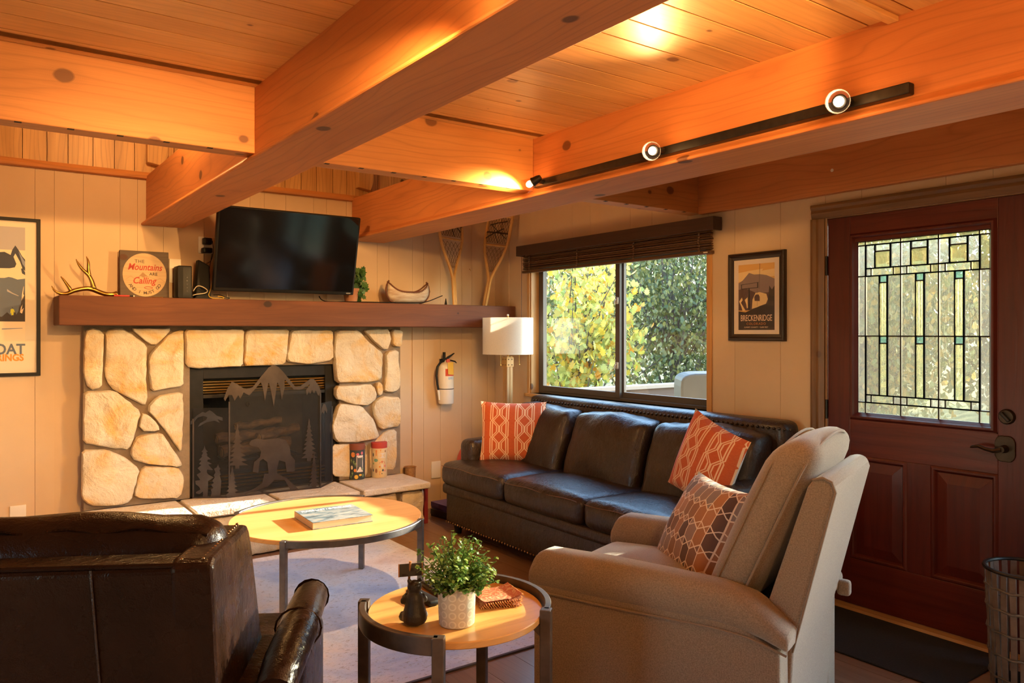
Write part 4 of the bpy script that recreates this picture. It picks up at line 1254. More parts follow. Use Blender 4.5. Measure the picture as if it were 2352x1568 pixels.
# ---- posters
def print_layers(layers, parent, x0, z0, w, h, y=-.0, name='print'):
    """flat print as one mesh: (colour material, polygon in 0..1 units)"""
    m = MB(); mats = []
    for i, (mt, poly) in enumerate(layers):
        mats.append(mt)
        m.add([(x0 + p[0] * w, y - i * .00006, z0 + p[1] * h) for p in poly], [tuple(range(len(poly)))], i)
    return m.build(name, mats, parent)
flatm = lambda n, c: pm(n, c, rough=.6)
def picture_frame(name, label, w, h, fw, depth, mat, loc, rz, prof=None):
    e = tag(empty(name, loc, rz), label, 'picture')
    prof = prof or [(0, 0), (0, -depth), (fw, -depth), (fw, -depth * .4)]
    ring = []
    for ins, y in prof:
        ring.append([(-w / 2 + ins, y, -h / 2 + ins), (w / 2 - ins, y, -h / 2 + ins), (w / 2 - ins, y, h / 2 - ins), (-w / 2 + ins, y, h / 2 - ins)])
    vs = [p for r in ring for p in r]; fs_ = []
    for i in range(len(ring) - 1):
        for k in range(4):
            a, b = i * 4 + k, i * 4 + (k + 1) % 4
            fs_.append((a, b, b + 4, a + 4))
    MB().add(vs, fs_).build('frame', mat, e, bevel=.001)
    MB().box(-w / 2 + fw * .6, w / 2 - fw * .6, -depth * .45, -.001, -h / 2 + fw * .6, h / 2 - fw * .6).build('backing', flatm('mat_board_' + name, (.72, .62, .48)), e)
    MB().add([(-w / 2 + fw, -depth * .62, -h / 2 + fw), (w / 2 - fw, -depth * .62, -h / 2 + fw), (w / 2 - fw, -depth * .62, h / 2 - fw), (-w / 2 + fw, -depth * .62, h / 2 - fw)], [(0, 1, 2, 3)]).build('glazing', M['picture_glass'], e)
    return e
# left ski poster: right edge X=-3.32, Z 1.155..2.092
PW, PH = .66, .937
pa = picture_frame('ski_poster', 'black framed ski poster with a skier in a yellow jacket at the left edge', PW, PH, .020, .022, pm('frame_black', (.012, .011, .010), rough=.55, spec=.3), (-3.318 - PW / 2, -.001, 1.155 + PH / 2), 0)
blu = flatm('poster_slate', (.115, .15, .215)); dk = flatm('poster_navy', (.035, .045, .075)); sk = flatm('poster_sky', (.42, .40, .42)); sn = flatm('poster_snow', (.80, .65, .47)); ltb = flatm('poster_blue', (.24, .28, .40)); yl = flatm('poster_yellow', (.62, .62, .03)); blk = flatm('poster_black', (.03, .025, .03))
L_ = [(sn, [(0, 0), (1, 0), (1, 1), (0, 1)]),
      (sk, [(0, .80), (1, .80), (1, 1), (0, 1)]),
      (dk, [(.3, .66), (.5, .80), (.62, .84), (.75, .80), (.88, .75), (1, .72), (1, .62), (.9, .64), (.8, .70), (.7, .74), (.62, .77), (.5, .72), (.4, .66)]),
      (dk, [(0, .70), (.2, .78), (.4, .76), (.55, .74), (.66, .68), (.6, .65), (.4, .64), (0, .62)]),
      (ltb, [(.74, .79), (.88, .74), (1, .70), (1, .65), (.9, .68)]),
      (dk, [(.84, .64), (.9, .645), (1, .61), (1, .585), (.88, .60)]),
      (blu, [(0, .54), (.2, .555), (.36, .565), (.5, .56), (.7, .545), (1, .555), (1, .22), (0, .22)]),
      (sk, [(.3, .46), (.5, .43), (.75, .405), (.74, .40), (.5, .42), (.3, .44)]),
      (blk, [(0, .18), (1, .18), (1, .40), (.97, .43), (.93, .49), (.89, .40), (.85, .36), (.8, .30), (.78, .33), (.74, .27), (.66, .24), (.6, .27), (.52, .22), (.3, .26), (.1, .22), (0, .28)]),
      (ltb, [(.1, .12), (.9, .125), (.9, .12), (.1, .11)]),
      (sn, [(.88, .42), (.94, .49), (.95, .48), (.93, .42), (.96, .41), (.90, .37), (.92, .40), (.86, .36)]),
      (sn, [(.83, .30), (.9, .33), (.86, .28), (.95, .30), (.88, .25), (.8, .26)]),
      (yl, [(.44, .285), (.50, .292), (.56, .285), (.60, .262), (.585, .258), (.55, .270), (.545, .235), (.465, .235), (.46, .262), (.43, .245), (.425, .255)]),
      (blk, [(.475, .235), (.545, .235), (.60, .195), (.625, .183), (.60, .183), (.56, .19), (.53, .215), (.52, .20), (.5, .2)]),
      (blk, [(.49, .292), (.505, .305), (.52, .302), (.52, .290)])]
L_ = [(mt, [(0 if p[0] <= 0 else .745 + .255 * p[0], p[1]) for p in poly]) for mt, poly in L_]
print_layers(L_, pa, -PW / 2 + .078, -.2675, PW - .156, .681, -.0102, 'ski_print')
text('STEAMBOAT', .085, blu, pa, (PW / 2 - .078, -.0105, -PH / 2 + .132), align='RIGHT', offset=.0022, xs=.86)
text('SPRINGS', .056, flatm('poster_orange', (.75, .27, .03)), pa, (PW / 2 - .085, -.0105, -PH / 2 + .092), align='RIGHT', offset=.0018, xs=.86)
# right poster on the right wall
BW, BH = .385, .508
bp = picture_frame('resort_poster', 'small dark framed chairlift print hung between the window and the red door', BW, BH, .047, .03, pm('frame_espresso', (.022, .012, .008), rough=.28), (-.001, -2.659, 1.619), -PI / 2,
                   [(0, 0), (0, -.018), (.006, -.026), (.016, -.028), (.024, -.018), (.038, -.014), (.044, -.012), (.047, -.006)])
oc = flatm('print_ochre', (.70, .40, .12)); cr = flatm('print_cream', (.80, .60, .30)); gy = flatm('print_mauve', (.26, .19, .18)); br = flatm('print_umber', (.11, .065, .06)); ch = flatm('print_charcoal', (.045, .035, .033))
L2 = [(oc, [(0, 0), (1, 0), (1, 1), (0, 1)]),
      (cr, [(0, .88), (.3, .90), (.7, .92), (.65, .89), (1, .91), (1, .80), (0, .74)]),
      (gy, [(0, .72), (.12, .76), (.3, .87), (.45, .84), (.6, .84), (.78, .82), (1, .76), (1, .48), (0, .48)]),
      (br, [(0, .62), (.2, .64), (.35, .60), (.5, .56), (.8, .56), (1, .58), (1, .3), (0, .3)]),
      (cr, [(.38, .32), (.40, .46), (.48, .56), (.6, .57), (.78, .54), (.82, .46), (.76, .38)]),
      (cr, [(.02, .44), (.1, .50), (.12, .46), (.07, .42), (.2, .30), (.12, .29), (.08, .36)]),
      (cr, [(.18, .46), (.26, .50), (.27, .34), (.24, .33), (.22, .40)]),
      (ch, [(0, 0), (1, 0), (1, .66), (.93, .60), (.86, .66), (.82, .40), (.6, .36), (.2, .27), (0, .29)]),
      (blk, [(.28, .30), (.33, .31), (.32, .64), (.29, .64)]),
      (blk, [(.08, .625), (.56, .635), (.56, .645), (.08, .635)]), (blk, [(.07, .69), (.57, .715), (.57, .722), (.07, .698)]), (blk, [(.08, .63), (.10, .63), (.10, .69), (.08, .69)]), (blk, [(.53, .635), (.56, .635), (.56, .715), (.53, .715)]),
      (blk, [(.58, .62), (.585, .62), (.61, 1), (.60, 1)]),
      (br, [(.46, .44), (.60, .435), (.60, .50), (.57, .535), (.49, .535), (.45, .50)]),
      (br, [(.53, .36), (.535, .36), (.535, .62), (.53, .62)])]
iw, ih = BW - .094, BH - .094
MB().add([(-iw / 2, -.0136, -ih / 2), (iw / 2, -.0136, -ih / 2), (iw / 2, -.0136, ih / 2), (-iw / 2, -.0136, ih / 2)], [(0, 1, 2, 3)]).build('print_border', flatm('print_paper', (.74, .62, .52)), bp)
px0, pz0, pw_, ph_ = -iw / 2 + .024, -ih / 2 + .016, iw - .046, ih - .036
print_layers(L2, bp, px0, pz0, pw_, ph_, -.0138, 'resort_print')
crm = flatm('print_letter', (.80, .62, .44))
text('BRECKENRIDGE', .050, crm, bp, (px0 + pw_ / 2, -.0150, pz0 + .052), xs=.60, offset=.0004)
text('COLORADO', .020, flatm('print_letter_orange', (.62, .27, .08)), bp, (px0 + pw_ / 2, -.0150, pz0 + .029), space=1.25)
text('SUMMIT COUNTY \u2022 9,600 FEET', .0115, crm, bp, (px0 + pw_ / 2, -.0150, pz0 + .012), space=1.05)

# ================================================================== FURNITURE
# ---- rug
def rug_mat():
    t = NT('faded_rug'); vec = t.coord(0)
    a = t.noise(vec, 2.2, 4, .6, .6)
    col = t.ramp(a, [(.30, (.40, .55, .82)), (.45, (.68, .78, .95)), (.58, (.76, .78, .86)), (.72, (.62, .55, .58))])
    sp = t.noise(t.coord(0, (1, 2.2, 1)), 46, 4, .7)
    col = t.mix(t.math('MULTIPLY_ADD', sp, 6.0, -3.35, clamp=True), col, (.22, .23, .28))
    t.base(col); t.set(Roughness=.95, Sheen_Weight=.25)
    t.bump(t.noise(vec, 260, 2), .5, .004)
    return t.m
ru = MB().box(-3.5, -1.335, -2.66, -.60, .0, .009).build('area_rug', rug_mat(), None, bevel=.003)
tag(ru, 'faded blue and cream rug under the round coffee table', 'rug')
MB().box(-3.5, -1.335, -2.672, -2.66, .0, .008).build('rug_binding', pm('rug_binding', (.10, .10, .12), rough=.95), ru)

# ---- leather sofa
so = tag(empty('leather_sofa', (-.5, -1.85, 0)), 'dark brown leather three-seat sofa with nailhead trim under the window', 'sofa')
l = so.location
SY0, SY1 = -3.02, -.68      # right and left ends
LX = lambda x: x - l.x
LY = lambda y: y - l.y
Lm = M['leather']
MB().rbox((LX(-.49), LY(-1.85), .21), (.84, 2.30, .29), .03, 8, (.01, 0, 0)).build('base', Lm, so, True)
MB().rbox((LX(-.912), LY(-1.85), .315), (.05, 2.31, .075), .024, 10).build('front_rail', Lm, so, True)
MB().rbox((LX(-.12), LY(-1.85), .53), (.16, 2.24, .825), .05, 8, warp=lambda p: (p.x + .10 * (.41 + p.z) * .3 - .02, p.y, p.z)).build('backrest', Lm, so, True)
for (ya_, yb_) in ((SY1, SY1 - .17), (SY0 + .17, SY0)):
    ym_ = (ya_ + yb_) / 2
    MB().rbox((LX(-.42), LY(ym_), .40), (.74, .165, .50), .05, 6, (0, .01, .01)).build('arm', Lm, so, True)
edges = [-.685, -1.447, -2.212, -3.015]
seam = pm('brown_stitch', (.20, .10, .05), rough=.7)
for i in range(3):
    a, b = edges[i] - .003, edges[i + 1] + .003
    c = (a + b) / 2; w = a - b
    def wp(p, i=i, w=w):
        x, y, z = p
        # end cushions wrap in front of the arms: narrower behind
        if i == 0 and y > 0 and x > -.20: y -= .165 * min(1, (x + .20) / .06) * (y / (w / 2)) ** 2
        if i == 2 and y < 0 and x > -.20: y += .165 * min(1, (x + .20) / .06) * (y / (w / 2)) ** 2
        if z > 0: z -= .02 * max(0, (x + .1)) / .4
        return (x, y, z)
    cu = MB().rbox((LX(-.585), LY(c), .42), (.73, w, .165), .055, 14, (.012, .004, .025), warp=wp, wrinkle=.0035, seed=i * 5).build('seat_cushion', Lm, so, 2)
    for zz in (.478,):
        pth = [(LX(-.948), LY(b + .03 + (w - .06) * q / 12), zz + .004 * math.sin(q)) for q in range(13)]
        MB().tube(pth, .0022, 5).build('stitching', seam, cu).location = (0, 0, 0)
bx = [(-1.10, .60, .0), (-1.81, .66, 0), (-2.56, .72, 0)]
for i, (yc, w, _) in enumerate(bx):
    def wb_(p, i=i):
        x, y, z = p
        return (x + .33 * z, y, z + .010 * math.sin(y * 9 + i))
    MB().rbox((LX(-.345), LY(yc), .665), (.20, w, .44), .05, 18, (.045, .008, .006), warp=wb_, wrinkle=.009, seed=20 + i * 7).build('back_cushion', Lm, so, 2)
# piping seam lines on back cushions, nailheads
def heads(pts, r, nx):
    m = MB()
    for p in pts: m.ball(p, r, (1, 1, 1), 6, 4)
    return m
nail = pm('antique_nail', (.30, .19, .10), rough=.3, metal=1)
pts = [(LX(-.199), LY(-.80 - i * .034), .905) for i in range(66)]
heads(pts, .0085, 0).build('nailhead_trim', pm('dark_nail', (.08, .055, .04), rough=.28, metal=1), so, 2, kind='stuff')
pts = [(LX(-.912), LY(-.72 - i * .030), .078) for i in range(76)]
heads(pts, .0075, 0).build('nailhead_trim', nail, so, 2, kind='stuff')
pts = [(LX(-.88 + i * .03), LY(-.698), .078) for i in range(8)]
heads(pts, .0075, 0).build('nailhead_trim', nail, so, 2, kind='stuff')
for xx in (-.85, -.12):
    for yy in (-.78, -2.92):
        MB().lathe([(.022, 0), (.035, .07)], 12, (LX(xx), LY(yy), 0)).build('foot', M['black_matte'], so, True)

# ---- throw pillows
def trellis(name, c1, c2, line):
    t = NT(name); vec = t.coord(0); sp = t.sep(vec)
    u = t.math('MULTIPLY', sp[0], 5.6); v = t.math('MULTIPLY', sp[2], 4.3)
    fu = t.math('ABSOLUTE', t.math('SUBTRACT', t.math('FRACT', t.math('ADD', u, 20.0)), .5))
    masks = []
    for offs, kk, lo, hi in ((0.0, 1.25, .10, .36), (.5, 1.25, .10, .36)):
        tv_ = t.math('MULTIPLY', t.math('ABSOLUTE', t.math('SUBTRACT', t.math('FRACT', t.math('ADD', v, 20.0 + offs)), .5)), kk)
        w = t.math('MINIMUM', t.math('MAXIMUM', tv_, lo), hi)
        for d in (0.0, .085):
            ww = t.math('SUBTRACT', w, d)
            masks.append(t.math('LESS_THAN', t.math('ABSOLUTE', t.math('SUBTRACT', fu, ww)), .023))
    m = masks[0]
    for q in masks[1:]: m = t.math('MAXIMUM', m, q)
    base = t.ramp(t.noise(t.coord(0, (1, 1, 6)), 60, 2), [(.3, c1), (.7, c2)])
    t.base(t.mix(m, base, line)); t.set(Roughness=.9, Sheen_Weight=.2)
    t.bump(t.math('ADD', m, t.math('MULTIPLY', t.noise(vec, 300, 2), .4)), .4, .003)
    return t.m
tre = trellis('orange_trellis', (.50, .085, .018), (.58, .115, .028), (.80, .52, .32))
def cubes(name):
    t = NT(name); vec = t.coord(0); sp = t.sep(vec)
    u = t.math('ADD', t.math('MULTIPLY', sp[0], 21.0), 40.0); v = t.math('ADD', t.math('MULTIPLY', sp[2], 12.5), 40.0)
    tri = t.math('MULTIPLY', t.math('ABSOLUTE', t.math('SUBTRACT', t.math('FRACT', t.math('MULTIPLY', u, .5)), .5)), 2.0)
    vz = t.math('ADD', v, t.math('MULTIPLY', tri, .42))
    fz = t.math('FRACT', vz)
    l1 = t.math('LESS_THAN', fz, .07)
    fu = t.math('ABSOLUTE', t.math('SUBTRACT', t.math('FRACT', u), .5))
    l2 = t.math('GREATER_THAN', fu, .465)
    vz2 = t.math('SUBTRACT', v, t.math('MULTIPLY', tri, .42))
    l3 = t.math('MULTIPLY', t.math('LESS_THAN', t.math('FRACT', t.math('ADD', vz2, .42)), .06), 1.0)
    m = t.math('MAXIMUM', t.math('MAXIMUM', l1, l2), l3)
    cb = t.new('CombineXYZ'); t.ln(t.math('FLOOR', u), cb.inputs[0]); t.ln(t.math('FLOOR', vz), cb.inputs[1])
    wn_ = t.new('TexWhiteNoise', noise_dimensions='2D'); t.ln(cb.outputs[0], wn_.inputs['Vector'])
    col = t.ramp(wn_.outputs['Value'], [(.1, (.10, .055, .045)), (.35, (.20, .105, .07)), (.6, (.42, .18, .07)), (.85, (.24, .19, .18))])
    t.base(t.mix(m, col, (.74, .62, .50))); t.set(Roughness=.9, Sheen_Weight=.2)
    t.bump(t.noise(vec, 300, 2), .3, .002)
    return t.m
def pillow(name, label, w, h, th, mat, back, loc, rot):
    n = 18
    root = tag(empty(name, loc, rot=rot), label, 'pillow', 'throw pillows')
    for sgn, mt, nm in ((-1, mat, 'front_cover'), (1, back, 'back_cover')):
        vs = []
        for i in range(n + 1):
            for j in range(n + 1):
                u, v = -1 + 2 * i / n, -1 + 2 * j / n
                x = w / 2 * u * (1 - .07 * (1 - v * v)); z = h / 2 * v * (1 - .07 * (1 - u * u))
                t_ = th * (max(0, (1 - u ** 2) * (1 - v ** 2))) ** .42
                t_ += .010 * noise.noise(Vector((u * 2.2 + w * 9, v * 2.2, sgn))) * (1 - u * u) * (1 - v * v)
                vs.append((x, sgn * t_, z + h / 2))
        fs_ = [(i * (n + 1) + j, (i + 1) * (n + 1) + j, (i + 1) * (n + 1) + j + 1, i * (n + 1) + j + 1) for i in range(n) for j in range(n)]
        MB().add(vs, fs_).build(nm, mt, root, 2)
    return root
white_c = fabric('cream_cotton', (.62, .56, .47), (.70, .64, .55))
pillow('throw_pillow', 'orange trellis pillow propped in the left corner of the sofa', .47, .43, .075, tre, white_c, (-.56, -1.03, .500), (-.16, 0, math.radians(-43)))
pillow('throw_pillow', 'orange trellis pillow with a cream back leaning at the right end of the sofa', .44, .44, .075, tre, white_c, (-.60, -2.70, .53), (-.20, .30, math.radians(-100)))

# ---- linen recliner, local frame: +Y is the way it faces
rc = tag(empty('recliner_chair', (-1.451, -3.414, 0), math.radians(20)), 'oatmeal linen push-back recliner beside the sofa', 'armchair')
Fm, Pm = M['linen'], M['piping']
def arm(xs):
    prof = [(.455, .03), (.462, .47), (.468, .545), (.445, .588), (.405, .601), (.16, .607), (-.26, .598), (-.355, .579), (-.395, .555), (-.488, .478), (-.486, .44), (-.465, .40), (-.455, .03)]
    return prof
for sx in (-1, 1):
    xo, xi = sx * .395, sx * .265
    # side panel below the roll
    prof = [(.445, .03), (.445, .50), (-.30, .50), (-.455, .42), (-.455, .03)]
    MB().prism([(xi, y, z) for y, z in prof], (xo - xi, 0, 0)).build('side_panel', Fm, rc, bevel=.012, seg=3)
    # padded arm roll following the side profile
    top = [(.462, .535), (.44, .588), (.405, .603), (.16, .608), (-.08, .604), (-.26, .598), (-.355, .579), (-.40, .552), (-.485, .48)]
    bot = [(.462, .462), (.44, .458), (.405, .455), (.16, .455), (-.08, .46), (-.26, .463), (-.355, .456), (-.40, .447), (-.478, .425)]
    vs = []; nn = 14
    for (ty, tz), (by, bz) in zip(top, bot):
        cy, cz = (ty + by) / 2, (tz + bz) / 2
        hy, hz = (ty - by) / 2, (tz - bz) / 2
        for k in range(nn):
            a = 2 * PI * k / nn
            ca, sa = math.cos(a), math.sin(a)
            sx_ = math.copysign(abs(ca) ** .62, ca); sz_ = math.copysign(abs(sa) ** .75, sa)
            vs.append(((xo + xi) / 2 + sx * .004 + sx_ * .074, cy + hy * sz_, cz + hz * sz_))
    fs_ = []
    for i in range(len(top) - 1):
        for k in range(nn):
            a, b = i * nn + k, i * nn + (k + 1) % nn
            fs_.append((a, b, b + nn, a + nn))
    fs_ += [tuple(range(nn))[::-1], tuple(range((len(top) - 1) * nn, len(top) * nn))]
    MB().add(vs, fs_).build('arm_pad', Fm, rc, True, bevel=.01)
    MB().tube([((xo + sx * .006), y, z - .002) for y, z in bot], .004, 6).build('arm_seam', Pm, rc, True)
MB().rbox((0, .03, .21), (.53, .80, .34), .02, 5).build('base_box', Fm, rc, True)
MB().rbox((0, .455, .22), (.525, .05, .38), .022, 5, (0, .012, 0)).build('footrest_panel', Fm, rc, True)
MB().rbox((0, .12, .435), (.525, .66, .13), .05, 8, (0, .01, .035)).build('seat_cushion', Fm, rc, 2)
# back cushion: thick, leaning; rear panel behind it
lean = math.radians(24)
def lw(p):
    x, y, z = p
    return (x, y - (z + .26) * math.tan(lean), z)
bc = MB().rbox((0, -.235, .765), (.565, .165, .58), .07, 12, (.02, .03, .02), warp=lambda p: lw((p.x * (1 + .06 * (p.z > 0) * p.z), p.y, p.z)))
bc.build('back_cushion', Fm, rc, 2)
for yo in (.052, -.052):
    O_ = Vector((0, -.235, .765))
    wx = lambda z: .284 * (1 + .06 * max(0, z)) + .012 * (1 - (z / .29) ** 2)
    lft = [Vector(lw((-wx(z_), yo, z_))) + O_ for z_ in [-.27 + .47 * q / 14 for q in range(15)]]
    top_ = [Vector(lw((.25 * u, yo, .266 + .040 * (1 - u * u)))) + O_ for u in [-1 + 2 * q / 12 for q in range(13)]]
    rgt = [Vector((-p.x, p.y, p.z)) for p in lft[::-1]]
    MB().tube(lft + top_ + rgt, .0042, 6).build('piping', Pm, rc, True)
prof = [(-.345, .40), (-.512, .925), (-.53, .952), (-.56, .962), (-.588, .95), (-.598, .92), (-.47, .40), (-.45, .05), (-.36, .05)]
MB().prism([(-.30, y, z) for y, z in prof], (.60, 0, 0)).build('back_panel', Fm, rc, smooth=True, bevel=.02, seg=3)
MB().tube([(-.301, y, z) for y, z in prof[2:7]], .004, 6).build('panel_piping', Pm, rc, True)
MB().box(-.28, .28, -.40, .38, 0, .05).build('plinth', M['black_matte'], rc)
MB().rbox((.33, -.50, .44), (.04, .05, .06), .015).build('release_tab', Fm, rc, True)
pc = rc.matrix_basis
pl3 = pillow('throw_pillow', 'cube-patterned brown and cream pillow resting on the recliner seat', .44, .42, .085, cubes('cube_print'), fabric('grey_cotton', (.5, .47, .43), (.58, .55, .5)), (0, 0, 0), (0, 0, 0))
pl3.matrix_basis = Matrix.Translation((-1.451, -3.414, 0)) @ Matrix.Rotation(math.radians(20), 4, 'Z') @ Matrix.Translation((.03, .05, .452)) @ Matrix.Rotation(math.radians(-2), 4, 'Y') @ Matrix.Rotation(math.radians(180 + 48), 4, 'Z') @ Matrix.Rotation(math.radians(-30), 4, 'X')

# ---- leather armchair seen from behind
ac = tag(empty('leather_armchair', (-3.328, -2.975, 0), math.radians(-29.28)), 'dark leather wing armchair seen from behind at lower left', 'armchair')
L2m = M['leather2']
XC = -.09
prof_back = [(-.42, .852), (-.40, .858), (-.32, .862), (-.29, .84), (-.24, .18), (-.40, .18)]
MB().prism([(XC - .40, y, z) for y, z in prof_back], (.80, 0, 0)).build('backrest', L2m, ac, bevel=.014, seg=3)
for xx in (.08, -.26):
    MB().tube([(xx, -.424, .855), (xx + .02, -.416, .55), (xx + .03, -.406, .2)], .0028, 6).build('back_seam', M['leather'], ac, True)
MB().tube([(XC - .40, -.412, .862), (XC + .42, -.412, .858)], .006, 6).build('top_piping', L2m, ac, True)
for sx in (-1, 1):
    x0 = XC + sx * .345; x1 = XC + sx * .445
    prof = [(-.425, .858), (-.395, .872), (-.06, .868), (-.035, .845), (-.01, .79), (.075, .52), (.20, .30), (.22, .12), (-.38, .12)]
    vsl = []
    # flared side: lower part sits farther out
    P0 = [(x0, y, z) for y, z in prof]; 
    P1 = [(x1 + sx * .03 * (.86 - z), y, z) for y, z in prof]
    n = len(prof)
    MB().add(P0 + P1, [tuple(range(n)), tuple(range(n, 2 * n))[::-1]] + [(i, (i + 1) % n, n + (i + 1) % n, n + i) for i in range(n)]).build('wing', L2m, ac, bevel=.014, seg=3)
    m = MB()
    for k in range(2):
        for i in range(17):
            m.ball((x0 + sx * (.022 + .05 * k), -.40 + i * .021, .869), .005, (1, 1, .7), 6, 4)
    m.build('nailhead_trim', nail, ac, 2, kind='stuff')
    xa = XC + sx * .595
    path = [(xa - sx * .02, -.36, .52), (xa - sx * .01, -.28, .56), (xa, -.15, .585), (xa, 0, .595), (xa, .10, .595), (xa, .135, .592)]
    MB().tube(path, [.055, .062, .062, .060, .058, .05], 16, flat=.85).build('arm_roll', L2m, ac, True)
    MB().tube([(xa + .063 * math.cos(a * PI / 8), -.12, .588 + .057 * math.sin(a * PI / 8)) for a in range(17)], .003, 5, False).build('arm_seam', L2m, ac)
    MB().tube([(xa, .13, .592), (xa, .14, .592)], [.055, .05], 16).build('arm_end', L2m, ac, True)
    MB().rbox((xa - sx * .015, -.09, .31), (.11, .45, .50), .04, 5).build('arm_panel', L2m, ac, True)
MB().rbox((XC, -.01, .24), (1.12, .62, .26), .03, 6).build('base', L2m, ac, True)
MB().rbox((XC, .04, .42), (1.05, .60, .13), .05, 8, (0, .015, .03), wrinkle=.004).build('seat_cushion', L2m, ac, 2)
MB().rbox((XC + .02, -.20, .70), (.80, .17, .44), .075, 14, (.01, .03, .02), wrinkle=.008, seed=3).build('back_cushion', L2m, ac, 2)
pth = []
for q in range(25):
    u = -1 + 2 * q / 24
    pth.append((XC + .02 + .37 * u, -.262, .885 + .022 * (1 - u ** 8) + .006 * math.sin(q * 1.1)))
MB().tube(pth, .005, 6).build('cushion_piping', L2m, ac, True)
for sx in (-1, 1):
    for yy in (-.26, .22): MB().lathe([(.02, 0), (.03, .115)], 12, (XC + sx * .48, yy, 0)).build('foot', M['black_matte'], ac, True)

# ---- round tables
top_m = wood('honey_maple', (.60, .30, .085), (.70, .385, .13), 'X', 0, .30, 7, .5)
def round_table(name, label, c, r, h, a_rails, rail_lo, rail_hi, leg, mt, floor_z, thick=.022):
    e = tag(empty(name, (c[0], c[1], floor_z)), label, 'table')
    hz = h - floor_z
    MB().lathe([(0, hz - thick), (r - .003, hz - thick), (r, hz - thick + .003), (r, hz - .003), (r - .003, hz), (0, hz)], 64).build('table_top', top_m, e, True)
    for (a0, a1) in a_rails:
        ra, rb = math.radians(a0), math.radians(a1)
        MB().arc_bar((0, 0), r + .006, r + .006 + leg * .62, hz + rail_lo, hz + rail_hi, ra, rb, 28).build('rail', mt, e, smooth=True, bevel=.003)
        for a in (ra, rb):
            rr = r + .006 + leg * .31
            lg = MB().box(-leg / 2, leg / 2, -leg / 2, leg / 2, 0, hz + rail_hi).build('leg', mt, e, bevel=.003, loc=(rr * math.cos(a), rr * math.sin(a), 0), rot=(0, 0, a))
            MB().prism([(-.055, -leg * .3, hz - thick - .004), (-leg / 2 + .002, -leg * .3, hz - thick - .004), (-leg / 2 + .002, -leg * .3, hz - thick - .04)], (0, leg * .6, 0)).build('corner_brace', mt, lg)
    return e
pew = pm('pewter_steel', (.16, .145, .13), (.24, .215, .19), 20, .36, metal=.8)
dkw = pm('dark_bronze_frame', (.065, .045, .034), (.11, .08, .06), 18, .42, metal=.5)
round_table('coffee_table', 'large round maple coffee table with pewter metal frame on the rug', (-2.13, -1.535), .495, .44, ((-135, -45), (45, 135)), -.028, .006, .030, pew, .009)
# three cross stretchers are hidden under the top; lower braces tie the legs
round_table('side_table', 'small round maple side table with dark raised rail in the foreground', (-2.45, -3.356), .272, .55, ((143, 229), (-50, 40)), -.03, .022, .034, dkw, 0.0)

# ---- book on the coffee table
bkc = [onZ(684, 1192, .44), onZ(721, 1218, .44), onZ(848, 1201, .44), onZ(805, 1165, .44)]
cen = sum(bkc, Vector()) / 4
bk = tag(empty('hardcover_book', (cen.x, cen.y, .441), math.radians(-3)), 'thick hardcover book with a landscape cover on the coffee table', 'book')
bw_, bd_, bt_ = .315, .30, .035
cov = NT('book_cover'); vec = cov.coord(0, (2, 5, 1))
cov.base(cov.ramp(cov.noise(vec, 5, 4, .6, .8), [(.30, (.055, .08, .09)), (.45, (.14, .185, .20)), (.6, (.30, .31, .28)), (.75, (.34, .27, .16))])); cov.set(Roughness=.22)
MB().box(-bw_ / 2, bw_ / 2, -bd_ / 2, bd_ / 2, bt_ - .003, bt_).build('front_board', cov.m, bk, bevel=.001)
MB().box(-bw_ / 2, bw_ / 2, -bd_ / 2, bd_ / 2, 0, .003).build('back_board', cov.m, bk)
MB().box(-bw_ / 2, -bw_ / 2 + .003, -bd_ / 2, bd_ / 2, .003, bt_ - .003).build('spine', pm('book_spine', (.55, .38, .2), rough=.5), bk)
MB().box(-bw_ / 2 + .003, bw_ / 2 - .006, -bd_ / 2 + .004, bd_ / 2 - .004, .003, bt_ - .003).build('pages', pm('book_pages', (.72, .62, .48), (.62, .52, .40), 300, .8, stretch=(.02, .02, 1)), bk)
me = text_mesh('PLACE LAST / EVERGLADE', .030, xs=.78, offset=.0005); me.transform(Matrix.Rotation(-PI / 2, 4, 'X'))
me.materials.clear(); me.materials.append(pm('cover_letter', (.85, .84, .8), rough=.4)); link_mesh('cover_lettering', me, bk, (0, bd_ / 2 - .055, bt_ + .0004))

# ---- things on the side table
TZ = .5515
pt = tag(empty('potted_plant', (-2.517, -3.47, TZ)), 'bushy faux boxwood in a cream patterned pot on the side table', 'plant')
potm = NT('cream_ceramic'); vec = potm.coord(0); sp = potm.sep(vec)
ang = potm.math('ARCTAN2', sp[1], sp[0])
uu = potm.math('FRACT', potm.math('MULTIPLY', ang, 12 / (2 * PI))); vv = potm.math('FRACT', potm.math('MULTIPLY', sp[2], 1 / .026))
du = potm.math('MULTIPLY', potm.math('SUBTRACT', uu, .5), 1.0); dv = potm.math('SUBTRACT', vv, .5)
rd = potm.math('SQRT', potm.math('ADD', potm.math('POWER', potm.math('ABSOLUTE', du), 2.0), potm.math('POWER', potm.math('ABSOLUTE', dv), 2.0)))
rg = potm.math('LESS_THAN', potm.math('ABSOLUTE', potm.math('SUBTRACT', rd, .34)), .07)
potm.base(potm.mix(rg, (.56, .48, .38), (.70, .63, .52))); potm.set(Roughness=.6); potm.bump(rg, .6, .004)
MB().lathe([(0, 0), (.050, 0), (.053, .004), (.057, .115), (.052, .115), (.050, .095), (0, .092)], 32).build('pot', potm.m, pt, True)
bx_m = leaf_mat('boxwood_leaf', (.045, .11, .02), (.10, .20, .03), (.24, .33, .07), .35, .4)
lf = MB(); st = MB()
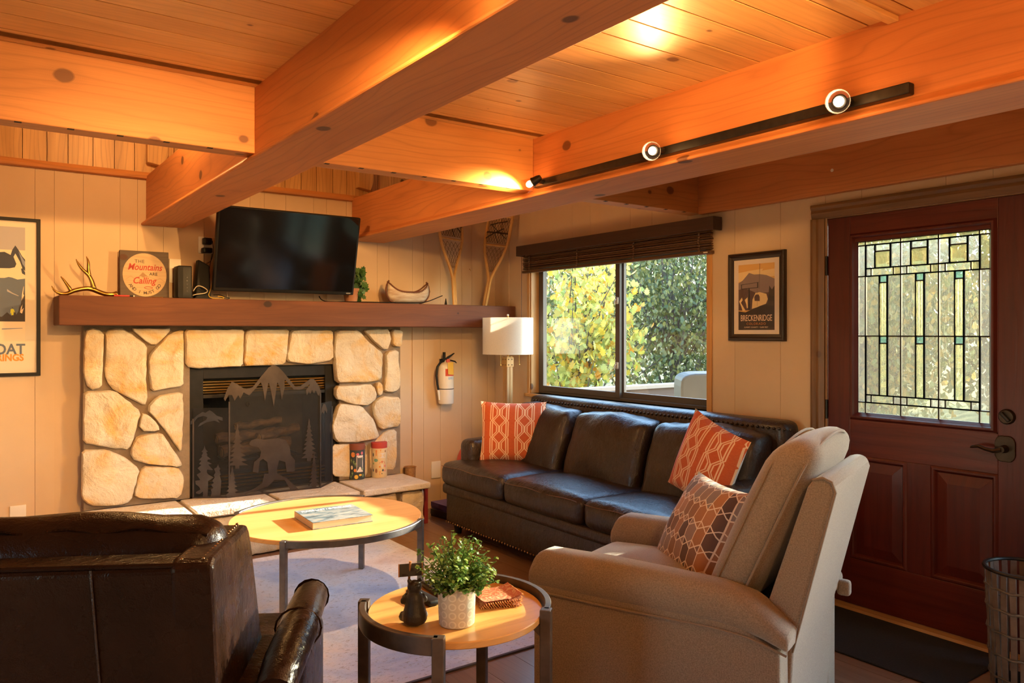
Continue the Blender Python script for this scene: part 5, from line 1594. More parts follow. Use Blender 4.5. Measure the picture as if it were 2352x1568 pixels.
for i in range(78):
    a = rnd.uniform(0, 2 * PI); el = rnd.uniform(.12, 1.0)
    d = Vector((math.cos(a) * math.cos(el * 1.35) * .78, math.sin(a) * math.cos(el * 1.35) * .78, math.sin(el * 1.35) * .9 + .12))
    L = rnd.uniform(.095, .165) if el > .3 else rnd.uniform(.07, .115)
    base = Vector((d.x * .03, d.y * .03, .09)); tip = base + d * L * 1.05
    st.tube([base, base.lerp(tip, .6) + Vector((0, 0, .008)), tip], .0013, 4)
    for q in range(13):
        tq = .25 + .75 * q / 12
        c = base.lerp(tip, tq)
        for s_ in (0, PI):
            R3 = Matrix.Rotation(rnd.uniform(0, 2 * PI), 3, 'Z') @ Matrix.Rotation(rnd.uniform(-.9, .9), 3, 'X')
            o_ = R3 @ Vector((math.cos(s_) * .008, 0, .003))
            L3 = rnd.uniform(.012, .018); W3 = L3 * .66
            q4 = [Vector((0, 0, 0)), Vector((W3 / 2, L3 * .35, .0015)), Vector((W3 * .42, L3 * .75, .001)), Vector((0, L3, 0)), Vector((-W3 * .42, L3 * .75, .001)), Vector((-W3 / 2, L3 * .35, .0015))]
            lf.add([c + o_ + R3 @ v for v in q4], [(0, 1, 2, 3, 4, 5)])
st.build('stems', bx_m, pt); lf.build('leaves', bx_m, pt, kind='stuff')
# bear figurine holding a signboard, seen from behind
be = tag(empty('bear_figurine', (-2.622, -3.405, TZ + .004), math.radians(-20)), 'small black bear figurine holding up a blank signboard on the side table', 'figurine')
bm_ = pm('black_resin', (.018, .014, .012), (.03, .022, .018), 30, .5, bump=.4, bscale=140)
body = MB()
body.lathe([(0, 0), (.026, .001), (.031, .010), (.031, .022), (.027, .036), (.0225, .052), (.021, .064), (.017, .074), (.010, .080), (0, .082)], 20)
body.ball((0, .004, .089), .0185, (1, 1.05, .92), 14, 9)
body.ball((-.0135, .002, .105), .006, (1, .6, 1), 8, 6); body.ball((.0135, .002, .105), .006, (1, .6, 1), 8, 6)
body.tube([(0, .018, .087), (0, .032, .084)], [.009, .0065], 10)
for s_ in (-1, 1):
    body.tube([(s_ * .018, .006, .064), (s_ * .027, .014, .052), (s_ * .022, .026, .056), (s_ * .012, .028, .066)], [.009, .0085, .0075, .006], 8)
    body.tube([(s_ * .018, .006, .012), (s_ * .026, .024, .010), (s_ * .024, .034, .014)], [.013, .012, .009], 8)
bo = body.build('bear_body', bm_, be, 2)
rm = bo.modifiers.new('fuse', 'REMESH'); rm.mode = 'VOXEL'; rm.voxel_size = .0022; rm.use_smooth_shade = True
stk = MB().tube([(-.014, .022, .045), (-.012, .014, .11), (-.010, .008, .152)], .0032, 8).build('sign_post', wood('bear_post', (.32, .14, .05), (.42, .2, .07), 'Z', 0, .5, 40), be, True)
MB().box(-.037, .019, .0085, .0125, .114, .146).build('signboard', pm('sign_dark', (.035, .03, .028), rough=.6), be, bevel=.001)
MB().box(-.0395, -.037, .0083, .0127, .114, .146).box(.019, .0215, .0083, .0127, .114, .146).build('sign_edge', bpy.data.materials['bear_post'], be)
be.scale = (1.18, 1.18, 1.18)
# remotes
def remote(label, loc, rz, ln_, keys):
    e = tag(empty('remote_control', loc, rz), label, 'remote', 'remote controls')
    MB().rbox((0, 0, .009), (.046, ln_, .018), .008, 5).build('body', M['black_plastic'], e, True)
    km = MB().rbox((0, 0, 0), (.008, .006, .003), .001, 1).mesh('key', pm('key_grey', (.10, .10, .105), rough=.5) if 'key_grey' not in bpy.data.materials else bpy.data.materials['key_grey'], True)
    for i in range(keys):
        for j in range(3): link_mesh('key', km, e, (-.013 + j * .013, ln_ / 2 - .022 - i * .012, .0185))
    return e
remote('black remote with many small keys lying behind the potted plant', (-2.43, -3.20, TZ), math.radians(-6), .17, 9)
remote('glossy black remote lying nearest the bear figurine', (-2.50, -3.235, TZ), math.radians(2), .15, 2)
# woven coaster stack
cmn = NT('kilim_weave'); vec = cmn.coord(0); sp = cmn.sep(vec)
dd = cmn.math('ADD', cmn.math('ABSOLUTE', sp[0]), cmn.math('MULTIPLY', cmn.math('ABSOLUTE', sp[1]), 1.0))
cmn.base(cmn.mix(cmn.math('LESS_THAN', cmn.noise(vec, 90, 2), .47), cmn.ramp(dd, [(.10, (.50, .13, .05)), (.22, (.22, .23, .26)), (.34, (.66, .50, .32)), (.62, (.60, .20, .07)), (.8, (.66, .30, .10))]), (.62, .34, .17)))
cmn.set(Roughness=.95); cmn.bump(cmn.noise(vec, 400, 2), .6, .003)
fr_m = pm('fringe', (.66, .36, .12), (.55, .20, .08), 60, .9)
for i in range(4):
    n = 8; vs = []
    ang = math.radians(-24 + i * 4)
    for a in range(n + 1):
        for b in range(n + 1):
            u, v = -1 + 2 * a / n, -1 + 2 * b / n
            vs.append((.064 * u, .058 * v, 0.0056 * i + .012 * max(0, u) ** 3 * (i / 3) + .003 * (i > 0) * abs(v) ** 2))
    top_ = [(p[0], p[1], p[2] + .004) for p in vs]
    N = (n + 1) ** 2
    fs_ = [(a * (n + 1) + b, (a + 1) * (n + 1) + b, (a + 1) * (n + 1) + b + 1, a * (n + 1) + b + 1) for a in range(n) for b in range(n)]
    co = MB().add(vs, [f[::-1] for f in fs_]).add(top_, fs_).build('woven_coaster', cmn.m, None, True, loc=(-2.315, -3.385, TZ), rot=(0, 0, ang))
    tag(co, ('uppermost', 'second', 'third', 'lowest')[3 - i] + ' orange woven kilim coaster in the stack right of the plant', 'coaster', 'woven coasters')
    fr = MB()
    for q in range(16):
        x_ = -.06 + q * .008
        fr.tube([(x_, -.058, .0049 * i + .004), (x_ + rnd.uniform(-.002, .002), -.066, .0049 * i + .002)], .0016, 4)
    for q in range(14):
        y_ = -.052 + q * .008
        fr.tube([(.064, y_, .0049 * i + .012 * (i / 3) + .003), (.072, y_ + rnd.uniform(-.002, .002), .0049 * i + .012 * (i / 3) + .001)], .0016, 4)
    fr.build('fringe', fr_m, co)

# ---- floor lamp in the corner
la = tag(empty('floor_lamp', (-.215, -.49, 0)), 'wooden floor lamp with a white drum shade in the corner by the window', 'lamp')
lw_ = wood('lamp_wood', (.30, .15, .045), (.46, .26, .085), 'Z', 0, .4, 24)
MB().lathe([(0, 0), (.135, 0), (.135, .02), (.12, .03), (0, .03)], 32).build('base', M['bronze'], la, True)
for dx, dy in ((-.015, -.015), (.015, -.015), (.015, .015), (-.015, .015)):
    MB().box(dx - .0135, dx + .0135, dy - .0135, dy + .0135, .03, 1.23).build('pole', lw_, la, bevel=.003)
MB().box(-.034, .034, -.034, .034, 1.145, 1.222).build('collar', wood('lamp_collar', (.42, .22, .06), (.52, .29, .09), 'Z', 0, .4, 24), la, bevel=.003)
m = MB()
for dz in (1.162, 1.205):
    for d_ in (-.016, .016): m.ball((d_, -.035, dz), .005, (1, .6, 1), 8, 5); m.ball((-.035, d_, dz), .005, (.6, 1, 1), 8, 5)
m.build('rivets', M['bronze'], la, 2)
MB().lathe([(.198, 1.245), (.198, 1.53), (.196, 1.53), (.196, 1.245)], 48, caps=False).build('shade', M['shade'], la, True)
sp_ = MB().tube([(0, 0, 1.22), (0, 0, 1.545)], .007, 8)
for a in range(3): sp_.tube([(0, 0, 1.515), (.196 * math.cos(a * 2.1), .196 * math.sin(a * 2.1), 1.526)], .002, 5)
sp_.build('harp', M['brass'], la, True)
MB().lathe([(.0, 1.545), (.008, 1.547), (.008, 1.556), (0, 1.56)], 10).build('finial', M['white_plastic'], la, True)
for d_ in (-.09, .09):
    MB().tube([(d_, -.03, 1.25), (d_, -.03, 1.165)], .001, 5).ball((d_, -.03, 1.162), .006, (1, 1, 1), 8, 5).build('pull_chain', M['brass'], la, True)
MB().tube([(0, 0, 1.30), (0, 0, 1.36)], .018, 10).build('lamp_holder', M['brass'], la, True)
MB().ball((0, 0, 1.40), .03, (1, 1, 1.25), 14, 10).build('bulb', pm('opal_bulb', (.85, .83, .78), rough=.3), la, 2)

# ---- canisters on the hearth
def canister(label, px, py, lid, body_m, deco):
    p = onZ(px, py, HZ)
    e = tag(empty('round_canister', (p.x, p.y - .0, HZ + .001)), label, 'canister', 'puzzle canisters')
    MB().lathe([(0, 0), (.056, 0), (.058, .003), (.058, .226), (0, .226)], 32).build('tube', body_m, e, True)
    MB().lathe([(.0592, .218), (.0598, .220), (.0598, .258), (.057, .261), (0, .261)], 32).build('lid', lid, e, True)
    deco(e); return e
def cyl_patch(e, name, az, z, poly, mat, k=0):
    """flat print wrapped round the tube; az = degrees right of the side facing the camera"""
    to = CAM - Vector(e.location); a0 = math.atan2(to.y, to.x)
    vs = []
    r = .0584 + .0002 * k
    for (u, v) in poly:
        a = a0 + math.radians(az) + u / r
        vs.append((r * math.cos(a), r * math.sin(a), z + v))
    c = (sum(v[0] for v in vs) / len(vs), sum(v[1] for v in vs) / len(vs)); q = math.hypot(*c)
    ctr = (c[0] / q * r, c[1] / q * r, sum(v[2] for v in vs) / len(vs))
    n = len(vs)
    return MB().add(vs + [ctr], [(i, (i + 1) % n, n) for i in range(n)]).build(name, mat, e)
disc = lambda rx, rz, n=12: [(rx * math.cos(2 * PI * i / n), rz * math.sin(2 * PI * i / n)) for i in range(n)]
rect = lambda w, h, n=6: [(-w / 2 + w * i / n, -h / 2) for i in range(n + 1)] + [(w / 2 - w * i / n, h / 2) for i in range(n + 1)]
CM = {k_: flatm('can_' + k_, c) for k_, c in dict(orange=(.70, .24, .05), yellow=(.72, .46, .06), pink=(.66, .16, .17), green=(.22, .33, .13), cream=(.78, .62, .40), white=(.74, .66, .58), red=(.60, .09, .05), brown=(.28, .12, .05), teal=(.16, .34, .24), dark=(.06, .07, .08)).items()}
def deco1(e):
    P_ = lambda *a: cyl_patch(e, 'flower_print', *a)
    P_(-30, .185, disc(.017, .019), CM['orange']); P_(5, .188, disc(.012, .009), CM['pink']); P_(38, .195, disc(.009, .012), CM['pink'])
    P_(-40, .09, disc(.009, .015), CM['cream']); P_(-14, .07, disc(.010, .012), CM['orange']); P_(-5, .022, disc(.015, .015), CM['yellow']); P_(25, .035, disc(.012, .008), CM['yellow']); P_(48, .03, disc(.007, .012), CM['green'])
    for a_, z_ in ((-45, .14), (-25, .13), (-35, .045), (-12, .115), (42, .15), (45, .075), (-48, .02)): P_(a_, z_, [(0, -.02), (.003, -.005), (.009, .012), (.002, .006), (0, .022), (-.003, .004), (-.01, .01), (-.003, -.006)], CM['green'])
    cyl_patch(e, 'paper_label', 22, .118, rect(.052, .122), CM['white'], 1)
    cyl_patch(e, 'label_picture', 22, .128, rect(.038, .068), flatm('can_photo', (.10, .105, .10)), 2)
def deco2(e):
    P_ = lambda *a: cyl_patch(e, 'mushroom_print', *a)
    P_(-22, .198, [(-.018, .005), (-.005, -.004), (-.003, -.035), (.003, -.035), (.005, -.004), (.018, .005), (0, .009)], CM['orange'])
    P_(10, .205, [(-.009, .004), (-.002, -.002), (-.001, -.015), (.001, -.015), (.002, -.002), (.009, .004)], CM['orange'])
    P_(-25, .13, disc(.016, .012), CM['teal']); P_(22, .112, [(-.026, -.012), (-.018, .004), (0, .014), (.018, .006), (.026, -.012)], CM['red'])
    P_(22, .092, [(-.007, .008), (-.005, -.018), (.005, -.018), (.007, .008)], CM['white']); P_(28, .055, disc(.008, .009), CM['dark']); P_(-22, .052, disc(.009, .017), CM['brown'])
    P_(5, .045, [(-.010, .004), (-.002, -.002), (-.002, -.025), (.002, -.025), (.002, -.002), (.010, .004)], CM['orange']); P_(4, .082, disc(.006, .007), CM['orange']); P_(46, .085, disc(.006, .011), CM['pink'])
    P_(-48, .17, disc(.006, .014), CM['dark']); P_(-48, .055, disc(.006, .012), CM['dark']); P_(-46, .105, disc(.006, .008), CM['green']); P_(50, .195, disc(.006, .009), CM['brown']); P_(45, .05, disc(.005, .007), CM['pink']); P_(20, .03, disc(.004, .004), CM['dark'])
    cyl_patch(e, 'paper_label', 25, .165, rect(.060, .036), CM['white'], 1)
canister('dark floral canister with a brown lid on the hearth', 820, 1099, pm('lid_brown', (.23, .065, .03), rough=.6), pm('can_navy', (.045, .055, .06), rough=.6), deco1)
canister('cream mushroom-print canister with a red lid on the hearth', 871, 1094, pm('lid_red', (.50, .055, .035), rough=.6), pm('can_cream', (.74, .56, .30), rough=.6), deco2)

# ---- board games and toys behind the hearth
def game(label, loc, rz, sx_, sy_, sz_, cols, words=None, wm=None):
    e = tag(empty('board_game', loc, rz), label, 'game box', 'game boxes')
    MB().box(-sx_ / 2, sx_ / 2, -sy_ / 2, sy_ / 2, 0, sz_ * .45).build('tray', cols[0], e, bevel=.002)
    MB().box(-sx_ / 2 - .002, sx_ / 2 + .002, -sy_ / 2 - .002, sy_ / 2 + .002, sz_ * .3, sz_).build('lid', cols[1], e, bevel=.002)
    return e
bk1, pur = pm('box_black', (.03, .025, .022), rough=.5), pm('box_purple', (.075, .05, .16), (.13, .08, .22), 14, .45)
g1 = game('black game box with gold lettering at the bottom of the stack', (-.56, -.33, 0), .12, .36, .26, .055, (bk1, bk1))
text('1000', .03, pm('gold_ink', (.6, .38, .1), rough=.4), g1, (-.06, -.1325, .018)); 
g2 = game('purple game box lying on the black box by the sofa', (-.565, -.32, .0555), .05, .34, .25, .05, (pur, pur))
me = text_mesh('~~~', .10, offset=.004); me.transform(Matrix.Rotation(-PI / 2, 4, 'X')); me.materials.clear(); me.materials.append(pm('orange_ink', (.75, .16, .05), rough=.5)); link_mesh('squiggle_print', me, g2, (-.05, -.09, .0505))
g3 = game('small teal toy box on top of the game boxes', (-.47, -.24, .106), .4, .12, .10, .04, (pm('box_teal', (.05, .20, .22), rough=.5), pm('box_teal2', (.06, .24, .26), rough=.5)))
rb = tag(MB().box(-.016, .016, -.15, .15, 0, .275).build('toy_case', pm('toy_red', (.22, .02, .02), rough=.5), None, bevel=.004, loc=(-.905, -.27, 0)), 'upright red toy case wedged beside the hearth', 'toy')
bs = tag(empty('wicker_basket', (-.845, -.055, .0)), 'brown basket of toys behind the right end of the hearth', 'basket')
for b_ in (): pass
MB().lathe([(.035, 0), (.045, .36), (.05, .365), (.04, .365), (.03, .01), (0, .01)], 20).build('basket_wall', pm('wicker', (.30, .14, .04), (.42, .21, .07), 60, .7, bump=.8, bscale=90), bs, True)
# red ball chair seen behind the sofa arm
rbll = tag(MB().ball((0, 0, .2), .2, (.75, .75, 1), 24, 16).build('exercise_ball', pm('ball_red', (.52, .05, .03), rough=.35), None, 2, loc=(-.44, -.24, .0)), 'red ball peeking out behind the arm of the sofa', 'ball')
rbll.location = (-.335, -.20, .15)

# ---- doormat and waste basket by the door
dm = MB().box(-.565, -.045, -3.97, -3.16, 0, .008).build('door_mat', pm('black_mat', (.010, .011, .014), (.018, .019, .022), 120, .95, bump=.6, bscale=300), None, bevel=.004)
tag(dm, 'black doormat in front of the red door', 'doormat')
wbk = tag(empty('waste_basket', (-.26, -4.13, 0)), 'woven bark-and-wire waste basket at the right edge by the door', 'basket')
wire_m = pm('aged_wire', (.10, .075, .05), (.17, .125, .085), 30, .55, metal=.4)
barkm = pm('bark_strip', (.09, .055, .035), (.16, .11, .075), 14, .85, bump=.6, bscale=40, rand=9)
RB, RH = .145, .47
MB().tube([(RB * 1.04 * math.cos(a * PI / 16), RB * 1.04 * math.sin(a * PI / 16), RH) for a in range(33)], .008, 8, False).build('rim', M['black_metal'], wbk, True)
MB().lathe([(0, .004), (RB * .88, .004), (RB * .88, .012), (0, .012)], 28).build('bottom', M['black_metal'], wbk)
for z in (.05, .14, .23, .32, .40):
    MB().tube([((RB * (.9 + .14 * z / RH)) * math.cos(a * PI / 16), (RB * (.9 + .14 * z / RH)) * math.sin(a * PI / 16), z + .004 * math.sin(a * 2.3)) for a in range(33)], .005, 6, False).build('hoop', wire_m, wbk, True)
for i in range(26):
    a = 2 * PI * i / 26; w = .030
    vs = []
    for z in (.008, .16, .32, .465):
        rr = RB * (.885 + .14 * z / RH) + .004 * math.sin(i * 2.1 + z * 9)
        for q in (-1, 1): vs.append((rr * math.cos(a + q * w / 2 / RB * .8), rr * math.sin(a + q * w / 2 / RB * .8), z))
    o_ = MB().add(vs, [(0, 1, 3, 2), (2, 3, 5, 4), (4, 5, 7, 6)]).build('bark_strip', barkm, wbk)
    sm_ = o_.modifiers.new('thick', 'SOLIDIFY'); sm_.thickness = .004

# ================================================================== LAMPS ON THE BEAMS
WARM = (1.0, .54, .18)
bulb_m = emit('lamp_filament', (1.0, .72, .40), 16)
cup_m = pm('smoked_cup', (.05, .025, .015), rough=.15)
def clear_cup():
    t = NT('clear_glass_cup'); t.n.remove(t.b)
    tr = t.new('BsdfTransparent'); tr.inputs[0].default_value = (1, .92, .82, 1)
    gl = t.new('BsdfGlossy'); gl.inputs['Roughness'].default_value = .05
    mx = t.new('MixShader'); mx.inputs[0].default_value = .06
    t.ln(tr.outputs[0], mx.inputs[1]); t.ln(gl.outputs[0], mx.inputs[2]); t.ln(mx.outputs[0], t.out.inputs[0])
    return t.m
cupm = clear_cup()
def track(name, label, x, y0, y1, z, side, heads_):
    """side: -1 when the track faces -X"""
    e = tag(empty(name, (x, (y0 + y1) / 2, z)), label, 'track light')
    MB().box(0, side * .034, -(y1 - y0) / 2, (y1 - y0) / 2, -.018, .018).build('rail', M['black_metal'], e, bevel=.004)
    for i, (y, tgt, watts, cone, blend) in enumerate(heads_):
        pos = Vector((x + side * .10, y, z - .01))
        d = (Vector(tgt) - pos).normalized()
        h = empty('lamp_head'); h.parent = e; h.location = pos - e.location
        h.rotation_mode = 'QUATERNION'; h.rotation_quaternion = d.to_track_quat('-Z', 'Y')
        MB().lathe([(0, .052), (.014, .05), (.019, .035), (.021, .012), (.024, .004), (.020, .0), (.0, .0)], 20).build('socket', M['black_metal'], h, True)
        MB().lathe([(.023, .004), (.030, -.018), (.037, -.042), (.038, -.044), (.036, -.043), (.029, -.018), (.021, .003)], 24, caps=False).build('glass_cup', cupm, h, True)
        MB().ball((0, 0, -.016), .0165, (1, 1, 1.15), 14, 10).build('bulb', bulb_m, h, 2)
        # arm from the rail to the socket, in the track's frame
        b = pos - d * .04 - e.location
        MB().tube([(side * .03, y - (y0 + y1) / 2, 0), (side * .06, y - (y0 + y1) / 2, 0), tuple(b)], [.012, .010, .011], 8).build('arm', M['black_metal'], e, True)
        ld = bpy.data.lights.new('track_spot', 'SPOT')
        ld.energy = watts * .7; ld.color = WARM; ld.spot_size = math.radians(cone); ld.spot_blend = blend; ld.shadow_soft_size = .03
        lo = bpy.data.objects.new('track_spot', ld); COL.objects.link(lo)
        lo.parent = h; lo.location = (0, 0, -.05)
        pd = bpy.data.lights.new('track_spill', 'POINT'); pd.energy = .55; pd.color = WARM; pd.shadow_soft_size = .018
        po = bpy.data.objects.new('track_spill', pd); COL.objects.link(po); po.parent = h; po.location = (0, 0, -.05)
    return e
track('track_light', 'black track with three clear-glass spotlights along the long beam', -1.312, -4.21, -2.30, 2.165, -1,
      [(-2.385, (-2.6, -.25, 1.0), 130, 120, .6), (-3.20, (-3.4, -4.6, 1.5), 45, 120, .7), (-4.02, (-3.55, -5.0, 1.6), 45, 120, .7)])
# two unseen tracks, added to light the ceiling and walls
track('track_light', 'added unseen track with spotlights on the far side of the television beam', -2.533, -6.6, -4.55, 2.20, 1,
      [(-4.7, (-1.85, -3.3, 2.41), 120, 72, .3), (-5.5, (-.05, -2.0, 1.5), 50, 80, .8)])
track('track_light', 'added unseen track with spotlights on the near side of the television beam', -2.737, -6.6, -4.0, 2.20, -1,
      [(-4.05, (-3.1, -.1, 1.0), 240, 60, .9), (-4.9, (-3.5, -3.7, 2.41), 110, 56, .7), (-6.3, (-3.6, -.1, 1.5), 140, 90, .8)])

# pendant added to brighten the upper boards, hidden by the beams
pn = tag(empty('added_pendant', (-2.9, -1.25, 2.85)), 'unseen pendant added above the cross beams to light the upper wall', 'lamp')
MB().tube([(0, 0, .1), (0, 0, .40)], .006, 6).build('cord', M['black_metal'], pn, True)
MB().lathe([(.03, .1), (.05, .08), (.11, -.02), (.108, -.02), (.047, .078)], 24, caps=False).build('shade', M['shade'], pn, True)
MB().ball((0, 0, .02), .03, (1, 1, 1.2), 12, 8).build('bulb', bulb_m, pn, 2)
pdl = bpy.data.lights.new('added_pendant_light', 'POINT'); pdl.energy = 30; pdl.color = WARM; pdl.shadow_soft_size = .05
plo = bpy.data.objects.new('added_pendant_light', pdl); COL.objects.link(plo); plo.parent = pn; plo.location = (0, 0, -.04)

# ================================================================== OUTSIDE THE WINDOW
# deck, railing, bin
dk_m = wood('deck_board', (.16, .10, .07), (.24, .16, .11), 'X', 0, .7, 8)
deck = tag(empty('deck', (2.5, -2.0, -.12)), 'weathered timber deck outside the window and door', 'deck')
db_me = MB().box(-2.35, 2.35, 0, .135, -.03, 0).mesh('deck_board', dk_m)
for i in range(46): link_mesh('deck_board', db_me, deck, (0, -3.9 + i * .14, 0))
rl = tag(empty('deck_railing', (2.6, .5, -.12)), 'brown solid deck railing with a pale cap seen low through the window', 'railing')
MB().box(-2.0, 2.2, -.07, .07, .93, .975).build('cap_rail', pm('pale_cap', (.13, .11, .09), rough=.6), rl, bevel=.005)
sid = wood('railing_board', (.05, .027, .019), (.08, .045, .03), 'X', 0, .7, 8)
sb_me = MB().box(-2.0, 2.2, -.02, .02, 0, .175).mesh('siding_board', sid)
for i in range(5): link_mesh('siding_board', sb_me, rl, (0, 0, .03 + i * .18))
for xx in (-1.95, .1, 2.15): MB().box(xx - .045, xx + .045, .02, .11, 0, .93).build('post', sid, rl)
bn = tag(empty('storage_bin', (1.05, -1.42, -.12), math.radians(-40)), 'grey rounded plastic bin on the deck at the right of the window view', 'bin')
plm = pm('weathered_plastic', (.028, .026, .02), (.04, .037, .029), 5, .55)
pr_ = []
for i in range(13):
    a = PI * i / 12
    pr_.append((.24 * math.copysign(abs(math.cos(a)) ** .5, math.cos(a)), 1.12 + .105 * abs(math.sin(a)) ** .6))
MB().prism([(x_, -.2, z_) for x_, z_ in [(.24, 0)] + pr_ + [(-.24, 0)]], (0, .4, 0)).build('body', plm, bn, bevel=.02, seg=3)
MB().prism([(-.2, -.206, .86), (-.1, -.206, .90), (-.05, -.206, .97), (.05, -.206, .97), (.1, -.206, .90), (.2, -.206, .86), (.2, -.206, .84), (-.2, -.206, .84)], (0, .02, 0)).build('handle_recess', M['black_matte'], bn)

# ground and trees
gr_m = pm('dry_grass', (.16, .14, .06), (.24, .22, .09), 3, .95)
vs = []; NX, NY = 24, 30
for i in range(NX + 1):
    for j in range(NY + 1):
        x_, y_ = .3 + i * 2.2, -26 + j * 2.0
        z_ = -1.6 + .075 * max(0, x_ - 4) + .5 * noise.noise(Vector((x_ * .12, y_ * .12, 0))) + max(0, y_ - 4) * .16
        vs.append((x_, y_, z_))
gd = MB().add(vs, [(i * (NY + 1) + j, (i + 1) * (NY + 1) + j, (i + 1) * (NY + 1) + j + 1, i * (NY + 1) + j + 1) for i in range(NX) for j in range(NY)]).build('hillside', gr_m, None, 2)
struct(gd)
trunk_m = pm('tree_bark', (.055, .042, .033), (.10, .08, .065), 9, .9, bump=.7, bscale=30)
oak_shape = [(0, 0), (.10, .10), (.30, .16), (.22, .28), (.44, .42), (.26, .50), (.40, .70), (.18, .72), (.14, .92), (0, 1.0), (-.14, .92), (-.18, .72), (-.40, .70), (-.26, .50), (-.44, .42), (-.22, .28), (-.30, .16), (-.10, .10)]
simple_shape = [(0, 0), (.30, .30), (.26, .70), (0, 1.0), (-.26, .70), (-.30, .30)]
def branches(root, base, h, crown_c, crown_r, n, seed, r0=.09):
    r_ = random.Random(seed)
    tips = []
    m = MB()
    top = Vector(crown_c) - Vector(base)
    m.tube([(0, 0, 0), (top * .35 + Vector((.1, 0, 0))), top * .75, top], [r0, r0 * .8, r0 * .5, r0 * .2], 8)
    m.build('trunk', trunk_m, root, True)
    m = MB()
    for i in range(n):
        s_ = top * r_.uniform(.3, .85)
        d = Vector((r_.gauss(0, 1), r_.gauss(0, 1), r_.gauss(.15, .7))).normalized()
        e_ = top + Vector((d.x * crown_r[0], d.y * crown_r[1], d.z * crown_r[2])) * r_.uniform(.5, .95)
        md_ = s_.lerp(e_, .5) + Vector((r_.uniform(-.15, .15), r_.uniform(-.15, .15), r_.uniform(0, .2)))
        m.tube([s_, md_, e_], [r0 * .28, r0 * .16, r0 * .05], 5)
        tips.append((s_, md_, e_))
    m.build('branches', trunk_m, root, True)
    return tips
def leaves(tips, n, size, shape, crown_c, crown_r, seed, spread=.22, fill=.5):
    r_ = random.Random(seed); out = []
    for i in range(n):
        if r_.random() < fill and tips:
            s_, md_, e_ = r_.choice(tips); q = r_.random() ** .7
            c = s_.lerp(md_, q * 2) if q < .5 else md_.lerp(e_, q * 2 - 1)
            c = c + Vector((r_.gauss(0, spread), r_.gauss(0, spread), r_.gauss(0, spread)))
        else:
            while True:
                d = Vector((r_.uniform(-1, 1), r_.uniform(-1, 1), r_.uniform(-1, 1)))
                if .25 < d.length < 1: break
            c = crown_c + Vector((d.x * crown_r[0], d.y * crown_r[1], d.z * crown_r[2]))
        rot = Matrix.Rotation(r_.uniform(0, 2 * PI), 3, 'Z') @ Matrix.Rotation(r_.uniform(-1.2, 1.2) + PI * .45, 3, 'X') @ Matrix.Rotation(r_.uniform(-.8, .8), 3, 'Y')
        out.append((c, rot, size * r_.uniform(.7, 1.25)))
    return out
def leaf_poly(shape, s_, bend=.12):
    return [Vector((u * s_, v * s_, bend * s_ * (abs(u) - (v - .5) ** 2))) for u, v in shape]
oakm = leaf_mat('oak_autumn_leaf', (.50, .33, .07), (.46, .42, .11), (.27, .34, .09), .55)
oakm2 = leaf_mat('oak_orange_leaf', (.62, .26, .03), (.64, .42, .05), (.46, .45, .08), .55)
grm = leaf_mat('evergreen_oak_leaf', (.075, .09, .03), (.115, .13, .042), (.21, .19, .06), .3)
grm2 = leaf_mat('mixed_oak_leaf', (.085, .105, .035), (.15, .16, .052), (.32, .21, .055), .35)
# near oak: its 300 nearest leaves are single leaves, the rest one mass
def near_oak(label, base, crown, cr, n_leaf, mats, seed, singles):
    root = tag(empty('oak_tree', base), label, 'tree', 'trees outside the window')
    c = Vector(crown) - Vector(base)
    tips = branches(root, base, 0, crown, cr, 26, seed, .07)
    lv = leaves(tips, n_leaf, .105, oak_shape, c, cr, seed, .16, .7)
    lv.sort(key=lambda t_: (Vector(base) + t_[0] - CAM).length)
    mm = MB()
    me = MB().add(leaf_poly(oak_shape, 1.0), [tuple(range(len(oak_shape)))]).mesh('leaf', mats[0])
    me2 = me.copy(); me2.materials.clear(); me2.materials.append(mats[1])
    for i, (p, rot, s_) in enumerate(lv):
        if i < singles:
            o = bpy.data.objects.new('leaf', me if i % 3 else me2); COL.objects.link(o); o.parent = root
            o.matrix_basis = Matrix.Translation(p) @ rot.to_4x4() @ Matrix.Scale(s_, 4)
        else:
            mm.add([p + rot @ v for v in leaf_poly(oak_shape, s_)], [tuple(range(len(oak_shape)))], 0 if i % 3 else 1)
    fo = mm.build('foliage', list(mats), root, kind='stuff')
    return root
def back_tree(label, base, crown, cr, n_leaf, size, mt, seed, cat='tree'):
    root = tag(empty('dense_tree', base), label, cat, 'trees outside the window')
    c = Vector(crown) - Vector(base)
    tips = branches(root, base, 0, crown, cr, 30, seed, .10)
    lv = leaves(tips, n_leaf, size, simple_shape, c, cr, seed, .3, .35)
    mm = MB()
    for p, rot, s_ in lv: mm.add([p + rot @ v for v in leaf_poly(simple_shape, s_)], [tuple(range(6))])
    mm.build('foliage', mt, root, kind='stuff')
    return root
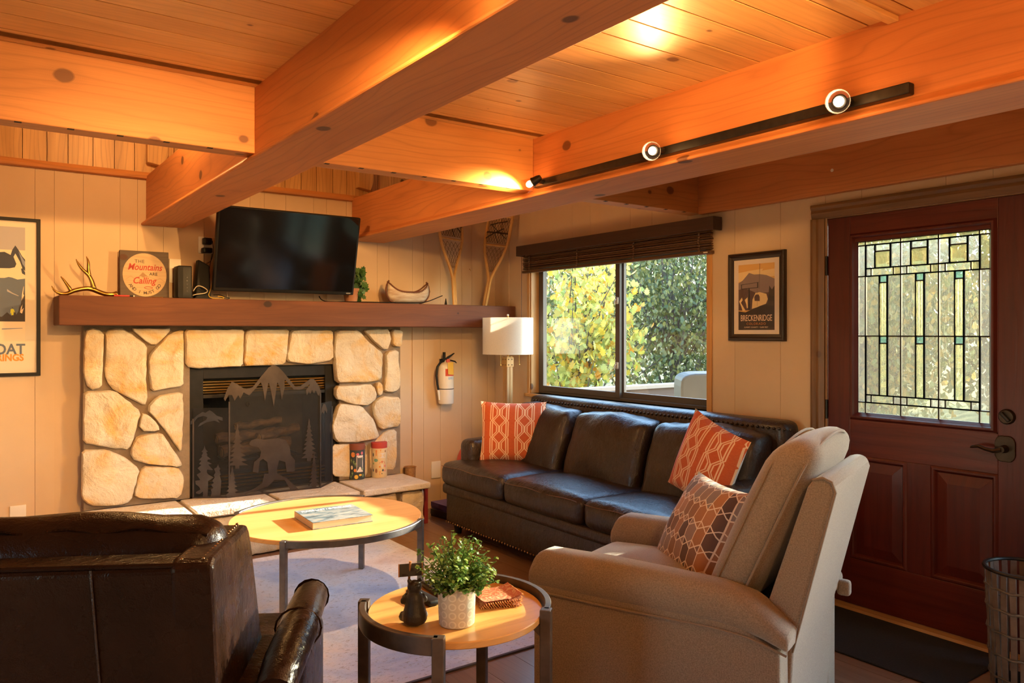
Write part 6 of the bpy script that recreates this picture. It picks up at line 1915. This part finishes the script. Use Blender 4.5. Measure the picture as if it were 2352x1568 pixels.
c1 = onX(1330, 760, 3.2)
near_oak('sunlit golden oak filling the left window pane', (c1.x + .2, c1.y + .3, -1.4), (c1.x, c1.y, 1.55), (.85, 1.1, 1.25), 2300, (oakm, oakm2), 5, 300)
c2 = onX(1545, 700, 6.5)
back_tree('shaded evergreen oak seen through the right window pane', (c2.x, c2.y, -1.3), (c2.x, c2.y, 2.3), (1.5, 1.7, 2.2), 9000, .085, grm, 8)
c3 = onX(1420, 640, 8.5)
back_tree('tall dark oak standing behind the golden oak', (c3.x, c3.y, -1.1), (c3.x, c3.y, 2.9), (2.0, 2.2, 2.8), 10000, .10, grm2, 9)
c4 = onX(1250, 800, 9.5)
back_tree('dim oak at the far left of the window view', (c4.x, c4.y, -1.0), (c4.x, c4.y, 2.4), (2.0, 2.4, 2.8), 9000, .11, grm2, 12)
c5 = onX(1640, 760, 9.0)
back_tree('broad oak behind the right edge of the window view', (c5.x, c5.y, -1.0), (c5.x, c5.y, 2.8), (2.0, 2.0, 2.9), 9000, .10, grm, 14)
# trees beyond the door glass and the added opening behind the camera, clear of the low sun on the window
for i, (loc, top, cr, n, sz, mt) in enumerate((
        ((8.6, 1.5, -1.2), 1.5, (1.5, 1.6, 2.2), 6000, .12, grm2), ((12.5, 4.2, -1.0), 2.2, (2.2, 2.3, 2.9), 6500, .14, grm), ((12.8, .9, -1.0), 2.0, (1.8, 1.5, 2.6), 5500, .14, grm2),
        ((20, 7.5, -.4), 3.4, (3.2, 3.2, 3.6), 6000, .22, grm), ((21, 2.2, -.4), 3.0, (3.0, 2.4, 3.2), 6000, .22, grm2), ((16, -14, -1.0), 2.2, (2.5, 2.9, 2.8), 5000, .2, grm))):
    back_tree(('bushy green tree beyond the left half of the door glass', 'tall dark tree far behind the door glass', 'pale green tree beyond the right half of the door glass', 'distant dark tree behind the others past the door', 'distant pale tree on the slope past the door', 'leafy tree far off on the slope to the right of the deck')[i],
              loc, (loc[0], loc[1], top), cr, n, sz, mt, 30 + i)
